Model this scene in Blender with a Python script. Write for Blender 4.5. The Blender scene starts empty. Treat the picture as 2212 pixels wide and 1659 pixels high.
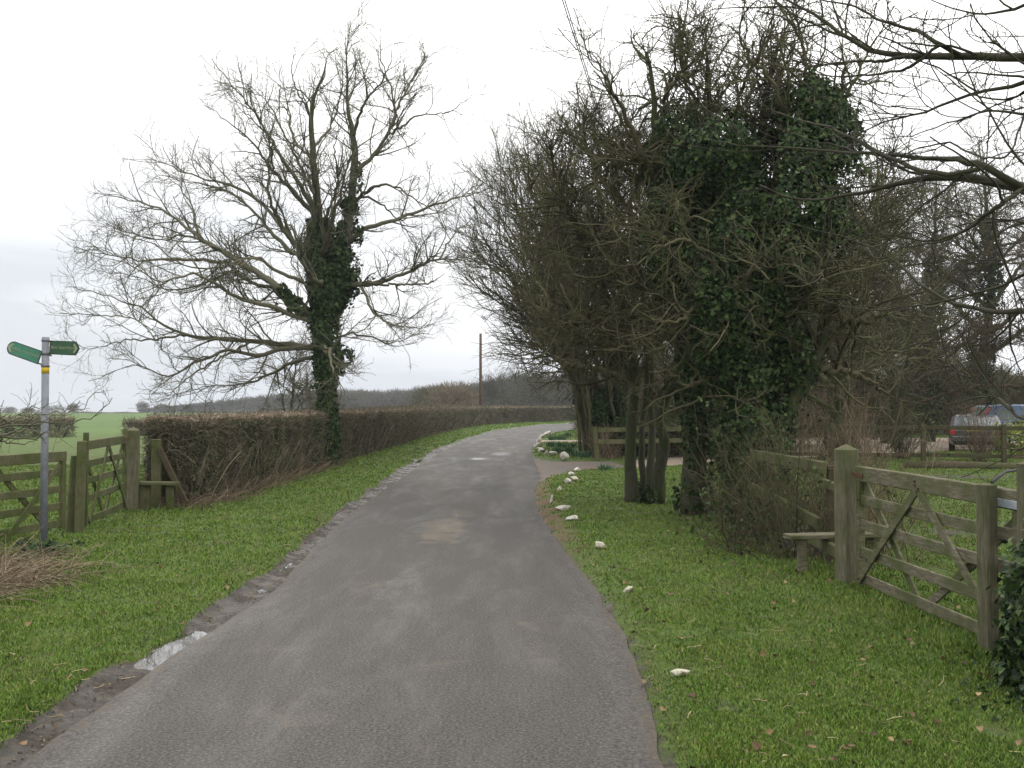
import bpy, math, random
import numpy as np
from mathutils import Vector, Matrix
rng = np.random.default_rng(11); random.seed(5)
SC = bpy.context.scene
COL = SC.collection
F = 2170.0; EYE = 1.6; TH = math.atan(45.5 / F)
CT, ST = math.cos(TH), math.sin(TH)

# ---------------------------------------------------------------- survey helpers
def at(u, v, Y):
    r = (u - 1106) / F; p = -(v - 829.5) / F
    s = Y / (CT - p * ST)
    return np.array([r * s, Y, EYE + s * (ST + p * CT)])
def gnd(u, v):
    Y = EYE * F / (v - 875.0)
    p = at(u, v, Y); p[2] = 0; return p

# ---------------------------------------------------------------- noise
_ns = np.random.default_rng(3)
_nd = _ns.normal(size=(24, 3)); _nd /= np.linalg.norm(_nd, axis=1)[:, None]; _np = _ns.uniform(0, 6.28, 24)
def noise(P, scale):
    """smooth noise about -1..1 at points P (n,3)"""
    P = np.asarray(P, float); o = np.zeros(len(P))
    for i in range(12):
        f = 1.0 + 0.35 * i
        o += np.sin((P @ _nd[i]) * scale * f * 2.2 + _np[i] + 1.7 * np.sin((P @ _nd[i + 12]) * scale * 1.3 + _np[i + 12])) / f
    return o / 3.2

# ---------------------------------------------------------------- materials
def nt(m):
    m.use_nodes = True; n = m.node_tree; n.nodes.clear()
    out = n.nodes.new('ShaderNodeOutputMaterial'); b = n.nodes.new('ShaderNodeBsdfPrincipled')
    n.links.new(b.outputs[0], out.inputs[0]); return n, b
def ramp(n, fac, cols, pos=None, interp='LINEAR'):
    r = n.nodes.new('ShaderNodeValToRGB'); e = r.color_ramp.elements; r.color_ramp.interpolation = interp
    k = len(cols); pos = pos or [0.28 + 0.44 * i / (k - 1) for i in range(k)]
    while len(e) < k: e.new(0.5)
    for i in range(k): e[i].position = pos[i]; e[i].color = (*cols[i], 1)
    n.links.new(fac, r.inputs[0]); return r.outputs[0]
def tex(n, scale, detail=6, rough=0.6, vec=None, stretch=None, dist=0.0):
    t = n.nodes.new('ShaderNodeTexNoise'); t.inputs['Scale'].default_value = scale
    t.inputs['Detail'].default_value = detail; t.inputs['Roughness'].default_value = rough; t.inputs['Distortion'].default_value = dist
    if vec is None:
        c = n.nodes.new('ShaderNodeTexCoord'); vec = c.outputs['Object']
    if stretch:
        mp = n.nodes.new('ShaderNodeMapping'); mp.inputs['Scale'].default_value = stretch
        n.links.new(vec, mp.inputs[0]); vec = mp.outputs[0]
    n.links.new(vec, t.inputs['Vector']); return t.outputs['Fac']
def mixc(n, fac, a, b):
    m = n.nodes.new('ShaderNodeMix'); m.data_type = 'RGBA'
    for k, x in ((0, fac), (6, a), (7, b)):
        if isinstance(x, (int, float)): m.inputs[k].default_value = x
        elif isinstance(x, tuple): m.inputs[k].default_value = (*x, 1)
        else: n.links.new(x, m.inputs[k])
    return m.outputs[2]
def math_(n, op, a, b=0.0, clamp=False):
    m = n.nodes.new('ShaderNodeMath'); m.operation = op; m.use_clamp = clamp
    for k, x in ((0, a), (1, b)):
        if isinstance(x, (int, float)): m.inputs[k].default_value = x
        else: n.links.new(x, m.inputs[k])
    return m.outputs[0]
def bump(n, b, h, strength, dist=0.02):
    bp = n.nodes.new('ShaderNodeBump'); bp.inputs['Strength'].default_value = strength; bp.inputs['Distance'].default_value = dist
    n.links.new(h, bp.inputs['Height']); n.links.new(bp.outputs[0], b.inputs['Normal'])
def basic(name, cols, scale=8, rough=0.85, bmp=0.0, bdist=0.01, stretch=None, spec=0.3, island=0.0, metallic=0.0, cols2=None, scale2=2.0, fac2=(0.45, 0.6)):
    m = bpy.data.materials.new(name); n, b = nt(m)
    f = tex(n, scale, stretch=stretch)
    if island:
        g = n.nodes.new('ShaderNodeNewGeometry'); r = g.outputs['Random Per Island']
        f = math_(n, 'ADD', math_(n, 'MULTIPLY', f, 1 - island), math_(n, 'MULTIPLY', r, island))
    pos = None if not island else [0.2 + 0.62 * i / (len(cols) - 1) for i in range(len(cols))]
    c = ramp(n, f, cols, pos)
    if cols2:
        f2 = tex(n, scale2, detail=8)
        mm = ramp(n, f2, [(0, 0, 0), (1, 1, 1)], list(fac2))
        c2 = ramp(n, tex(n, scale * 1.7), cols2)
        c = mixc(n, mm, c, c2)
    n.links.new(c, b.inputs['Base Color']); b.inputs['Roughness'].default_value = rough
    b.inputs['Specular IOR Level'].default_value = spec; b.inputs['Metallic'].default_value = metallic
    if bmp: bump(n, b, tex(n, scale * 2.5, stretch=stretch), bmp, bdist)
    return m
M = {}
M['bark'] = basic('bark', [(.038, .034, .026), (.085, .078, .06), (.05, .05, .032)], 14, .95, .6, .02, (1, 1, .3), cols2=[(.045, .055, .02), (.08, .09, .035)], scale2=3)
M['moss_bark'] = basic('mossy_bark', [(.028, .026, .018), (.07, .062, .045), (.04, .036, .025)], 14, .95, .7, .02, (1, 1, .3), cols2=[(.03, .042, .010), (.055, .068, .022)], scale2=2.2, fac2=(.38, .6))
M['ash_twig'] = basic('pale_twig', [(.055, .052, .032), (.11, .105, .068), (.17, .16, .11)], 3, .9, island=.7)
M['twig'] = basic('twig', [(.044, .037, .020), (.085, .074, .038), (.13, .116, .066), (.068, .080, .026)], 3, .9, island=.75)
M['bough'] = basic('mossy_bough', [(.022, .020, .014), (.045, .041, .026), (.07, .062, .043)], 6, .9, .5, .005, cols2=[(.034, .038, .014), (.055, .060, .025)], scale2=5, fac2=(.48, .66))
M['red_twig'] = basic('red_twig', [(.038, .029, .018), (.075, .056, .034), (.115, .09, .055)], 3, .9, island=.75)
M['grey_twig'] = basic('grey_twig', [(.05, .045, .032), (.09, .08, .058), (.12, .11, .08)], .8, .95, island=.6)
M['tan_twig'] = basic('tan_twig', [(.09, .065, .04), (.17, .125, .08), (.24, .19, .13)], 3, .9, island=.8)
M['hedge_twig'] = basic('hedge_twig', [(.06, .050, .033), (.14, .118, .078), (.25, .215, .15), (.10, .10, .05)], 3, .9, island=.8)
M['hedge_tips'] = basic('hedge_tips', [(.17, .125, .09), (.32, .245, .18), (.48, .39, .30)], 3, .9, island=.8)
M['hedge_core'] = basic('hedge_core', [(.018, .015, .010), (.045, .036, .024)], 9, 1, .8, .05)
M['ivy'] = basic('ivy_leaf', [(.008, .020, .006), (.020, .045, .012), (.040, .075, .020), (.07, .105, .03)], 1.2, .6, island=.75, spec=.22)
M['ivy_light'] = basic('ivy_leaf_pale', [(.02, .035, .01), (.04, .065, .02), (.075, .10, .035)], 2, .5, island=.8, spec=.3)
M['yellow_leaf'] = basic('golden_leaf', [(.10, .13, .02), (.22, .25, .04), (.35, .36, .08)], 2, .5, island=.8)
M['laurel'] = basic('laurel_leaf', [(.03, .055, .015), (.08, .11, .03), (.16, .19, .07)], 2, .45, island=.8)
M['daff'] = basic('daffodil_leaf', [(.035, .085, .045), (.06, .14, .065), (.10, .19, .08)], 3, .5, island=.8)
M['straw'] = basic('straw', [(.14, .10, .055), (.28, .21, .12), (.42, .34, .21)], 3, .8, island=.85)
M['dull_straw'] = basic('dull_straw', [(.08, .055, .032), (.17, .125, .08), (.30, .24, .155)], 3, .85, island=.85)
M['deadleaf'] = basic('fallen_leaf', [(.07, .04, .02), (.17, .10, .045), (.34, .25, .13), (.11, .065, .035)], 3, .7, island=.95)
M['grit'] = basic('grit', [(.05, .04, .03), (.12, .095, .07), (.22, .19, .15), (.08, .055, .04)], 3, .8, island=.95)
M['gate_wood'] = basic('weathered_timber', [(.06, .052, .034), (.145, .128, .086), (.23, .21, .15)], 9, .85, .5, .008, (1, 1, 6), cols2=[(.05, .062, .018), (.10, .11, .04)], scale2=3.8, fac2=(.43, .62))
M['green_wood'] = basic('green_timber', [(.07, .066, .035), (.12, .112, .06), (.17, .155, .095)], 9, .9, .35, .006, (6, 6, 1), cols2=[(.045, .062, .014), (.085, .10, .03)], scale2=2.4, fac2=(.38, .6))
M['post_wood'] = basic('post_timber', [(.075, .068, .04), (.135, .122, .08), (.19, .175, .12)], 7, .9, .45, .008, (9, 9, 1), cols2=[(.04, .058, .012), (.085, .10, .03)], scale2=2.0, fac2=(.44, .66))
M['fence_wood'] = basic('fence_timber', [(.05, .038, .022), (.10, .078, .05)], 7, .9, .4, .01, cols2=[(.045, .05, .018), (.08, .085, .035)])
M['pole_wood'] = basic('pole_timber', [(.07, .04, .028), (.14, .085, .06)], 6, .8, .2, .01, (6, 6, 1))
M['steel'] = basic('galvanised_steel', [(.15, .16, .18), (.24, .25, .28)], 14, .55, metallic=.25, spec=.5)
M['bracket'] = basic('bracket_steel', [(.12, .12, .13), (.2, .2, .21)], 14, .6, metallic=.4)
M['plate'] = basic('hinge_plate', [(.30, .34, .38), (.45, .50, .54)], 20, .5, metallic=.3)
M['rust'] = basic('rusty_hinge', [(.06, .03, .018), (.14, .07, .04)], 30, .9)
M['yellow'] = basic('yellow_tape', [(.55, .36, .02), (.68, .46, .04)], 20, .6)
M['sign_green'] = basic('sign_green', [(.03, .085, .045), (.05, .12, .065)], 30, .5, cols2=[(.06, .10, .05), (.09, .12, .06)], scale2=18, fac2=(.5, .7))
M['sign_teal'] = basic('sign_teal', [(.04, .18, .12), (.07, .25, .17)], 30, .5, cols2=[(.12, .17, .10), (.09, .16, .09)], scale2=18, fac2=(.5, .7))
M['sign_letter'] = basic('faded_letters', [(.22, .25, .16), (.42, .42, .30)], 60, .7)
M['sign_edge'] = basic('sign_edge', [(.012, .03, .02), (.03, .05, .035)], 30, .6)
M['cable'] = basic('cable', [(.015, .015, .015), (.03, .03, .03)], 30, .7)
M['stone'] = basic('chalk_stone', [(.42, .40, .33), (.68, .66, .58), (.84, .82, .77)], 9, .9, .8, .03, cols2=[(.14, .13, .09), (.30, .27, .18)], scale2=9, fac2=(.46, .60))
M['moss_stone'] = basic('flint_stone', [(.30, .27, .18), (.55, .52, .42), (.75, .73, .66)], 12, .9, .8, .02, cols2=[(.12, .12, .05), (.25, .21, .12)], scale2=9, fac2=(.48, .6))
M['white'] = basic('white_plate', [(.6, .6, .58), (.75, .75, .72)], 20, .6)
M['black_pipe'] = basic('black_edging', [(.015, .018, .022), (.04, .045, .05)], 20, .45)
def paint(name, col, rough=.3, coat=.5):
    m = bpy.data.materials.new(name); n, b = nt(m)
    c = ramp(n, tex(n, 5), [tuple(x * .85 for x in col), tuple(x * 1.1 for x in col)])
    n.links.new(c, b.inputs['Base Color']); b.inputs['Roughness'].default_value = rough; b.inputs['Coat Weight'].default_value = coat
    return m
M['blue_paint'] = paint('blue_paint', (.07, .14, .27)); M['dark_paint'] = paint('dark_paint', (.06, .06, .075))
M['grey_paint'] = paint('grey_soft_top', (.20, .21, .23), .5, .1)
M['glass'] = paint('car_glass', (.12, .15, .16), .06, .0); M['tyre'] = paint('tyre', (.018, .018, .02), .8, 0)
M['rim'] = paint('rim', (.35, .35, .36), .35, .2); M['red_lamp'] = paint('red_lamp', (.5, .03, .025), .2, .5); M['clear_lamp'] = paint('clear_lamp', (.7, .65, .55), .2, .5)

# road, ground
def road_mat():
    m = bpy.data.materials.new('asphalt'); n, b = nt(m)
    fine = tex(n, 60, 5, .85); mid = tex(n, 1.5, 9, .72, stretch=(1.4, .3, 1), dist=.4); big = tex(n, .35, 7, .65, stretch=(2.2, .35, 1))
    c = ramp(n, fine, [(.013, .012, .011), (.052, .048, .045), (.19, .175, .16)], [.36, .5, .69])
    c = mixc(n, ramp(n, mid, [(0, 0, 0), (.30, .30, .30)], [.5, .72]), c, (.11, .102, .096))
    dirt = ramp(n, tex(n, 1.1, 10, .75, dist=.8), [(0, 0, 0), (.55, .55, .55)], [.57, .72])
    c = mixc(n, dirt, c, (.15, .12, .082))
    dark = ramp(n, tex(n, .55, 3, .5, stretch=(1.2, .8, 1)), [(.75, .75, .75), (0, 0, 0)], [.27, .38])
    c = mixc(n, dark, c, (.055, .052, .05))
    def att(nm):
        q_ = n.nodes.new('ShaderNodeAttribute'); q_.attribute_name = nm; return q_.outputs['Fac']
    brk = math_(n, 'MULTIPLY', math_(n, 'SUBTRACT', tex(n, 3.2, 10, .75, stretch=(1, .7, 1)), .5), 2.2)
    tan_ = ramp(n, math_(n, 'ADD', att('tan'), brk), [(0, 0, 0), (.62, .62, .62)], [.45, .95]); c = mixc(n, tan_, c, (.165, .135, .098))
    drk = ramp(n, math_(n, 'ADD', att('dark'), math_(n, 'MULTIPLY', brk, .4)), [(0, 0, 0), (.6, .6, .6)], [.25, .95]); c = mixc(n, drk, c, (.028, .027, .026))
    # crumbs of mud near both edges
    a = n.nodes.new('ShaderNodeAttribute'); a.attribute_name = 'edge'
    e = math_(n, 'ADD', a.outputs['Fac'], math_(n, 'MULTIPLY', math_(n, 'SUBTRACT', tex(n, 5, 8, .7), .5), 1.1))
    e = ramp(n, e, [(0, 0, 0), (.7, .7, .7)], [.82, 1.15])
    c = mixc(n, e, c, ramp(n, tex(n, 40), [(.03, .025, .02), (.12, .095, .07)]))
    n.links.new(c, b.inputs['Base Color'])
    wet = ramp(n, math_(n, 'ADD', math_(n, 'MULTIPLY', mid, .6), math_(n, 'MULTIPLY', big, .4)), [(.82, .82, .82), (.56, .56, .56)], [.46, .66])
    sheen = ramp(n, math_(n, 'ADD', att('wet'), math_(n, 'MULTIPLY', brk, .5)), [(0, 0, 0), (1, 1, 1)], [.4, .95]); wet = mixc(n, sheen, wet, (.30, .30, .30))
    n.links.new(wet, b.inputs['Roughness']); b.inputs['Specular IOR Level'].default_value = .32
    bump(n, b, fine, .5, .006)
    return m
M['asphalt'] = road_mat()
def ground_mat():
    m = bpy.data.materials.new('verge_turf'); n, b = nt(m)
    def att(nm):
        a = n.nodes.new('ShaderNodeAttribute'); a.attribute_name = nm; return a.outputs['Fac']
    g = ramp(n, tex(n, 22, 8, .75), [(.03, .045, .010), (.06, .10, .018), (.10, .15, .03), (.14, .14, .05)], [.3, .45, .58, .75])
    patch = ramp(n, tex(n, 1.4, 8, .75), [(0, 0, 0), (.8, .8, .8)], [.46, .62])
    g = mixc(n, patch, g, ramp(n, tex(n, 30, 8, .8), [(.03, .035, .012), (.10, .10, .03)]))
    far = ramp(n, tex(n, .06, 6, .6), [(.065, .12, .025), (.10, .16, .036)])
    far = mixc(n, ramp(n, tex(n, .9, 8, .7, stretch=(1, 1, 1)), [(0, 0, 0), (.45, .45, .45)], [.45, .65]), far, (.06, .10, .022))
    g = mixc(n, att('far'), g, far)
    soil = ramp(n, tex(n, 16, 8, .75), [(.018, .015, .012), (.045, .037, .029), (.095, .08, .062)], [.33, .5, .68])
    mud = math_(n, 'ADD', att('mud'), math_(n, 'MULTIPLY', math_(n, 'SUBTRACT', tex(n, 4.5, 8, .7), .5), 1.0))
    mud = ramp(n, mud, [(0, 0, 0), (1, 1, 1)], [.42, .58])
    c = mixc(n, mud, g, soil)
    c = mixc(n, att('brown'), c, ramp(n, tex(n, 25, 8, .8), [(.05, .032, .018), (.13, .085, .05), (.2, .14, .09)]))
    n.links.new(c, b.inputs['Base Color'])
    n.links.new(mixc(n, mud, (.95, .95, .95), ramp(n, tex(n, 3, 6), [(.35, .35, .35), (.85, .85, .85)], [.4, .6])), b.inputs['Roughness'])
    b.inputs['Specular IOR Level'].default_value = .3
    bump(n, b, tex(n, 30, 8, .8), .8, .02)
    return m
M['ground'] = ground_mat()
M['gravel'] = basic('gravel', [(.16, .125, .09), (.30, .245, .19), (.42, .36, .29)], 30, .95, .6, .01)
M['drive'] = basic('driveway_tarmac', [(.06, .055, .05), (.12, .11, .10), (.19, .165, .14)], 30, .85, .6, .01, cols2=[(.12, .085, .06), (.2, .15, .11)], scale2=1.2, fac2=(.45, .6))
def blade_mat(name, cols, soc, sc=.8):
    m = bpy.data.materials.new(name); n, b = nt(m)
    g = n.nodes.new('ShaderNodeNewGeometry'); r = g.outputs['Random Per Island']
    f = math_(n, 'ADD', math_(n, 'MULTIPLY', tex(n, sc, 6, .7), .55), math_(n, 'MULTIPLY', r, .45))
    c = ramp(n, f, cols, soc); n.links.new(c, b.inputs['Base Color']); b.inputs['Roughness'].default_value = .55
    b.inputs['Specular IOR Level'].default_value = .2
    return m
M['grass'] = blade_mat('grass_blades', [(.05, .082, .018), (.08, .15, .019), (.118, .21, .027), (.165, .245, .04), (.215, .235, .07), (.27, .215, .11)], [.26, .38, .50, .60, .71, .85], 1.9)
def water_mat():
    m = bpy.data.materials.new('puddle_water'); n, b = nt(m)
    b.inputs['Base Color'].default_value = (.035, .03, .025, 1); b.inputs['Roughness'].default_value = .03; b.inputs['IOR'].default_value = 1.33
    b.inputs['Specular IOR Level'].default_value = 1.0; b.inputs['Coat Weight'].default_value = 1.0; b.inputs['Coat Roughness'].default_value = .03
    bump(n, b, tex(n, 25, 2), .06, .004)
    return m
M['water'] = water_mat()

# ---------------------------------------------------------------- object helpers
def link(o, parent=None):
    COL.objects.link(o)
    if parent is not None: o.parent = parent
    return o
def meta(o, label=None, cat=None, group=None, kind=None):
    if label: o['label'] = label
    if cat: o['category'] = cat
    if group: o['group'] = group
    if kind: o['kind'] = kind
    return o
def empty(name, loc, label=None, cat=None, group=None, rz=0.0):
    o = bpy.data.objects.new(name, None); o.empty_display_size = .2; o.location = tuple(float(a) for a in loc); o.rotation_euler = (0, 0, rz)
    link(o); return meta(o, label, cat, group)
def meshobj(name, V, faces, mat, parent=None, smooth=False, attrs=None, origin=None, smooth_=None):
    """V (n,3) WORLD coordinates (relative to parent's location when the parent is an unrotated Empty)."""
    V = np.asarray(V, np.float32)
    if not isinstance(faces, list): faces = [faces]
    faces = [np.asarray(f, np.int32) for f in faces if len(f)]
    off = np.zeros(3, np.float32)
    if parent is not None: off = np.array(parent.location, np.float32)
    elif origin is not None: off = np.array(origin, np.float32)
    me = bpy.data.meshes.new(name)
    me.vertices.add(len(V)); me.vertices.foreach_set('co', (V - off).ravel())
    nl = sum(f.size for f in faces); npoly = sum(len(f) for f in faces)
    me.loops.add(nl); me.loops.foreach_set('vertex_index', np.concatenate([f.ravel() for f in faces]))
    tot = np.concatenate([np.full(len(f), f.shape[1], np.int32) for f in faces])
    me.polygons.add(npoly); me.polygons.foreach_set('loop_start', np.concatenate([[0], np.cumsum(tot)[:-1]]).astype(np.int32))
    me.polygons.foreach_set('loop_total', tot)
    me.update(calc_edges=True)
    if attrs:
        for k, a in attrs.items():
            at_ = me.attributes.new(k, 'FLOAT', 'POINT'); at_.data.foreach_set('value', np.asarray(a, np.float32))
    if smooth != 'keep': me.polygons.foreach_set('use_smooth', np.full(npoly, bool(smooth)))
    me.materials.append(mat)
    o = bpy.data.objects.new(name, me); 
    if parent is None: o.location = tuple(float(a) for a in off)
    return link(o, parent)

def norm(v): return v / np.maximum(np.linalg.norm(v, axis=-1, keepdims=True), 1e-9)
def tubes(P, R, S=3):
    N, K, _ = P.shape
    T = np.empty_like(P); T[:, 1:-1] = P[:, 2:] - P[:, :-2]; T[:, 0] = P[:, 1] - P[:, 0]; T[:, -1] = P[:, -1] - P[:, -2]
    T = norm(T)
    md = norm(P[:, -1] - P[:, 0]); ref = np.where(np.abs(md[:, 2:3]) > .8, np.array([[1., .2, 0]]), np.array([[.1, .1, 1.]]))[:, None, :]
    A = norm(np.cross(T, ref)); B = np.cross(T, A)
    th = np.arange(S) * 2 * math.pi / S
    V = P[:, :, None] + R[:, :, None, None] * (np.cos(th)[None, None, :, None] * A[:, :, None] + np.sin(th)[None, None, :, None] * B[:, :, None])
    idx = np.arange(N * K * S).reshape(N, K, S)
    a = idx[:, :-1]; b = idx[:, 1:]
    f = np.stack([a, np.roll(a, -1, 2), np.roll(b, -1, 2), b], -1).reshape(-1, 4)
    if S >= 5: f = [f, idx[:, 0, ::-1].reshape(-1, S), idx[:, -1].reshape(-1, S)]
    return V.reshape(-1, 3), f
def merge(parts):
    V = []; Fs = {}; o = 0
    for v, f in parts:
        if len(v) == 0: continue
        V.append(v)
        for ff in (f if isinstance(f, list) else [f]):
            Fs.setdefault(ff.shape[1], []).append(ff + o)
        o += len(v)
    return np.concatenate(V), [np.concatenate(x) for x in Fs.values()]
def resample(pts, K, jit=0.0):
    """pts (n,4) x y z r -> smooth K points (Catmull-Rom)"""
    p = np.asarray(pts, float); n = len(p)
    d = np.concatenate([[0], np.cumsum(np.linalg.norm(np.diff(p[:, :3], axis=0), axis=1))]); t = np.linspace(0, d[-1], K)
    q = np.vstack([2 * p[0] - p[1], p, 2 * p[-1] - p[-2]]); out = []
    for x in t:
        i = min(max(np.searchsorted(d, x, 'right') - 1, 0), n - 2); s = (x - d[i]) / max(d[i + 1] - d[i], 1e-9)
        a, b, c, e = q[i], q[i + 1], q[i + 2], q[i + 3]
        out.append(.5 * ((2 * b) + (c - a) * s + (2 * a - 5 * b + 4 * c - e) * s * s + (3 * b - a - 3 * c + e) * s ** 3))
    out = np.array(out); out[:, 3] = np.maximum(out[:, 3], .003)
    if jit:
        w = rng.normal(size=(K, 3)) * jit; w[0] = 0; out[:, :3] += w
    return out[:, :3], out[:, 3]
def spawn(P, R, n, L, ang=(30, 60), K=5, up=.05, wig=.15, r=(.01, .003), t=(.15, 1), lw=.5, rfac=.65, away=None):
    """n side branches on parent polylines"""
    N, Kp, _ = P.shape
    ln = np.linalg.norm(P[:, -1] - P[:, 0], axis=1) + .05
    pi = rng.choice(N, n, p=ln / ln.sum()); tt = rng.uniform(t[0], t[1], n)
    x = tt * (Kp - 1); i = np.minimum(x.astype(int), Kp - 2); s = (x - i)[:, None]
    p0 = P[pi, i] * (1 - s) + P[pi, i + 1] * s; r0 = R[pi, i] * (1 - s[:, 0]) + R[pi, i + 1] * s[:, 0]
    tan = norm(P[pi, i + 1] - P[pi, i])
    v = rng.normal(size=(n, 3)); perp = norm(v - (v * tan).sum(1, keepdims=True) * tan)
    a = np.radians(rng.uniform(ang[0], ang[1], n))[:, None]
    d = np.cos(a) * tan + np.sin(a) * perp
    if away is not None:
        w = norm(p0 - away); d = norm(d + .6 * w)
    le = L * rng.uniform(.5, 1.25, n) * (1 - lw * tt)
    st = (le / (K - 1))[:, None]
    Q = np.empty((n, K, 3)); Q[:, 0] = p0; bend = rng.normal(size=(n, 3)) * wig * .7
    for k in range(1, K):
        d = norm(d + rng.normal(size=(n, 3)) * wig + bend + np.array([0, 0, up])); Q[:, k] = Q[:, k - 1] + d * st
    rs = np.minimum(r0 * rfac, r[0] * rng.uniform(.7, 1.2, n)); re = np.minimum(r[1], rs)
    f = np.linspace(0, 1, K)[None]; RR = rs[:, None] * (1 - f) + re[:, None] * f
    return Q, RR
LEAF = {
 'kite': (np.array([[0, 0, 0], [.45, .45, .08], [0, 1, -.05], [-.45, .45, .08]]), [[0, 1, 2, 3]]),
 'ivy': (np.array([[0, 0, 0], [.55, .15, .08], [.38, .5, .05], [0, 1, -.1], [-.38, .5, .05], [-.55, .15, .08]]), [[0, 1, 2, 3], [0, 3, 4, 5]]),
 'long': (np.array([[0, 0, 0], [.16, .4, .04], [0, 1, -.1], [-.16, .4, .04]]), [[0, 1, 2, 3]]),
}
def leaves(p, nrm, size, shape='kite', droop=.4, jit=.6):
    n = len(p); S, fc = LEAF[shape]
    nn = norm(nrm + rng.normal(size=(n, 3)) * jit)
    d = norm(rng.normal(size=(n, 3)) * .8 + np.array([0, 0, -droop]) + .25 * nrm); d = norm(d - (d * nn).sum(1, keepdims=True) * nn)
    s = np.cross(d, nn); sz = (size * rng.uniform(.6, 1.25, n))[:, None, None]
    V = p[:, None] + sz * (S[None, :, 0:1] * s[:, None] + S[None, :, 1:2] * d[:, None] + S[None, :, 2:3] * nn[:, None])
    k = len(S); base = (np.arange(n) * k)[:, None]
    return V.reshape(-1, 3), np.concatenate([base + np.array(f)[None] for f in fc])
def ivy_on(P, R, n, thick, size, t=(0, 1), shape='ivy', lump=.5):
    """leaves round one polyline"""
    K = len(P); tt = rng.uniform(t[0], t[1], n) * (K - 1); i = np.minimum(tt.astype(int), K - 2); s = (tt - i)[:, None]
    p = P[i] * (1 - s) + P[i + 1] * s; r = R[i] * (1 - s[:, 0]) + R[i + 1] * s[:, 0]
    tan = norm(P[i + 1] - P[i]); v = rng.normal(size=(n, 3)); rad = norm(v - (v * tan).sum(1, keepdims=True) * tan)
    m = 1 + lump * noise(p + rad * (r[:, None] + thick), 1.6)
    m *= 1 - .45 * np.maximum(0, (tt / (K - 1) - t[0]) / max(t[1] - t[0], .01) - .7) / .3
    q = p + rad * (r + thick * np.maximum(m, .1) * rng.uniform(.1, 1, n) ** .5)[:, None]
    kk = noise(q, 2.2) + .5 * noise(q, .8) > -.30; q = q[kk]; rad = rad[kk]
    return leaves(q, rad, size, shape)
def ivy_blob(c, rad, n, size, shape='ivy'):
    d = norm(rng.normal(size=(n, 3))); c = np.asarray(c, float); rad = np.asarray(rad, float)
    k = rng.uniform(.35, 1, n) ** .35; k *= 1 + .34 * noise(c + d * rad, 1.8)
    k *= 1 + .16 * np.maximum(0, rng.normal(size=n) - .3)
    q = c + d * rad * k[:, None]
    keep = noise(q, 2.6) + .6 * noise(q, .9) > -.28
    return leaves(q[keep], d[keep], size, shape)

def frame_box(p0, p1, w, h, up=(0, 0, 1), bev=.006, seg=5, warp=.004):
    """timber from p0 to p1, w across, h along 'up'"""
    p0 = np.asarray(p0, float); p1 = np.asarray(p1, float); t = norm(p1 - p0); up = np.asarray(up, float)
    s = norm(np.cross(t, up)); u = np.cross(s, t)
    a, b = w / 2, h / 2; e = min(bev, a * .4, b * .4)
    ring = np.array([[-a + e, -b], [a - e, -b], [a, -b + e], [a, b - e], [a - e, b], [-a + e, b], [-a, b - e], [-a, -b + e]])
    V = []
    w1 = rng.normal(size=3) * warp; L = np.linalg.norm(p1 - p0)
    fr = [0, min(.008 / L, .05)] + list(np.linspace(0, 1, seg + 1)[1:-1]) + [1 - min(.008 / L, .05), 1]
    for j, f in enumerate(fr):
        k = .93 if j in (0, len(fr) - 1) else 1 + rng.normal() * .012
        c = p0 + (p1 - p0) * f + w1 * math.sin(math.pi * f)
        V.append(c + (ring[:, :1] * s + ring[:, 1:] * u) * k)
    V = np.concatenate(V); m = 8; q = []
    for j in range(len(fr) - 1):
        for i in range(m): q.append([j * m + i, j * m + (i + 1) % m, (j + 1) * m + (i + 1) % m, (j + 1) * m + i])
    last = (len(fr) - 1) * m
    return V, [np.array(q), np.array([[7, 6, 5, 4, 3, 2, 1, 0], [last + i for i in range(8)]])]
def timber(name, p0, p1, w, h, mat, parent=None, **k):
    v, f = frame_box(p0, p1, w, h, **k)
    return meshobj(name, v, f, mat, parent, origin=None if parent else p0)
def post_mesh(x, y, h, w, d=None, cap='pyramid', lean=(0, 0), rot=0.0, z0=-.25):
    d = d or w; c, s = math.cos(rot), math.sin(rot)
    lv = [(z0, 1), (0, 1), (h * .33, 1.0), (h * .66, .99), (h - .05, .985)]
    lv += [(h - .045, .985), (h, .12)] if cap == 'pyramid' else [(h - .006, .98), (h, .90)]
    V = []
    e = .012 / w
    ring = np.array([[-.5 + e, -.5], [.5 - e, -.5], [.5, -.5 + e], [.5, .5 - e], [.5 - e, .5], [-.5 + e, .5], [-.5, .5 - e], [-.5, -.5 + e]])
    for z, k in lv:
        X = ring[:, 0] * w * k; Y = ring[:, 1] * d * k; f = max(z, 0) / h
        V.append(np.stack([x + c * X - s * Y + lean[0] * f + rng.normal() * .002, y + s * X + c * Y + lean[1] * f + rng.normal() * .002, np.full(8, z)], 1))
    V = np.concatenate(V); q = []
    for j in range(len(lv) - 1):
        for i in range(8): q.append([j * 8 + i, j * 8 + (i + 1) % 8, (j + 1) * 8 + (i + 1) % 8, (j + 1) * 8 + i])
    l = (len(lv) - 1) * 8
    return V, [np.array(q), np.array([[l + i for i in range(8)]])]
def post(name, x, y, h, w, mat, label, d=None, group=None, parent=None, **k):
    v, f = post_mesh(x, y, h, w, d, **k)
    o = meshobj(name, v, f, mat, parent, origin=(x, y, 0))
    return meta(o, label, 'post', group) if parent is None else o

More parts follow.
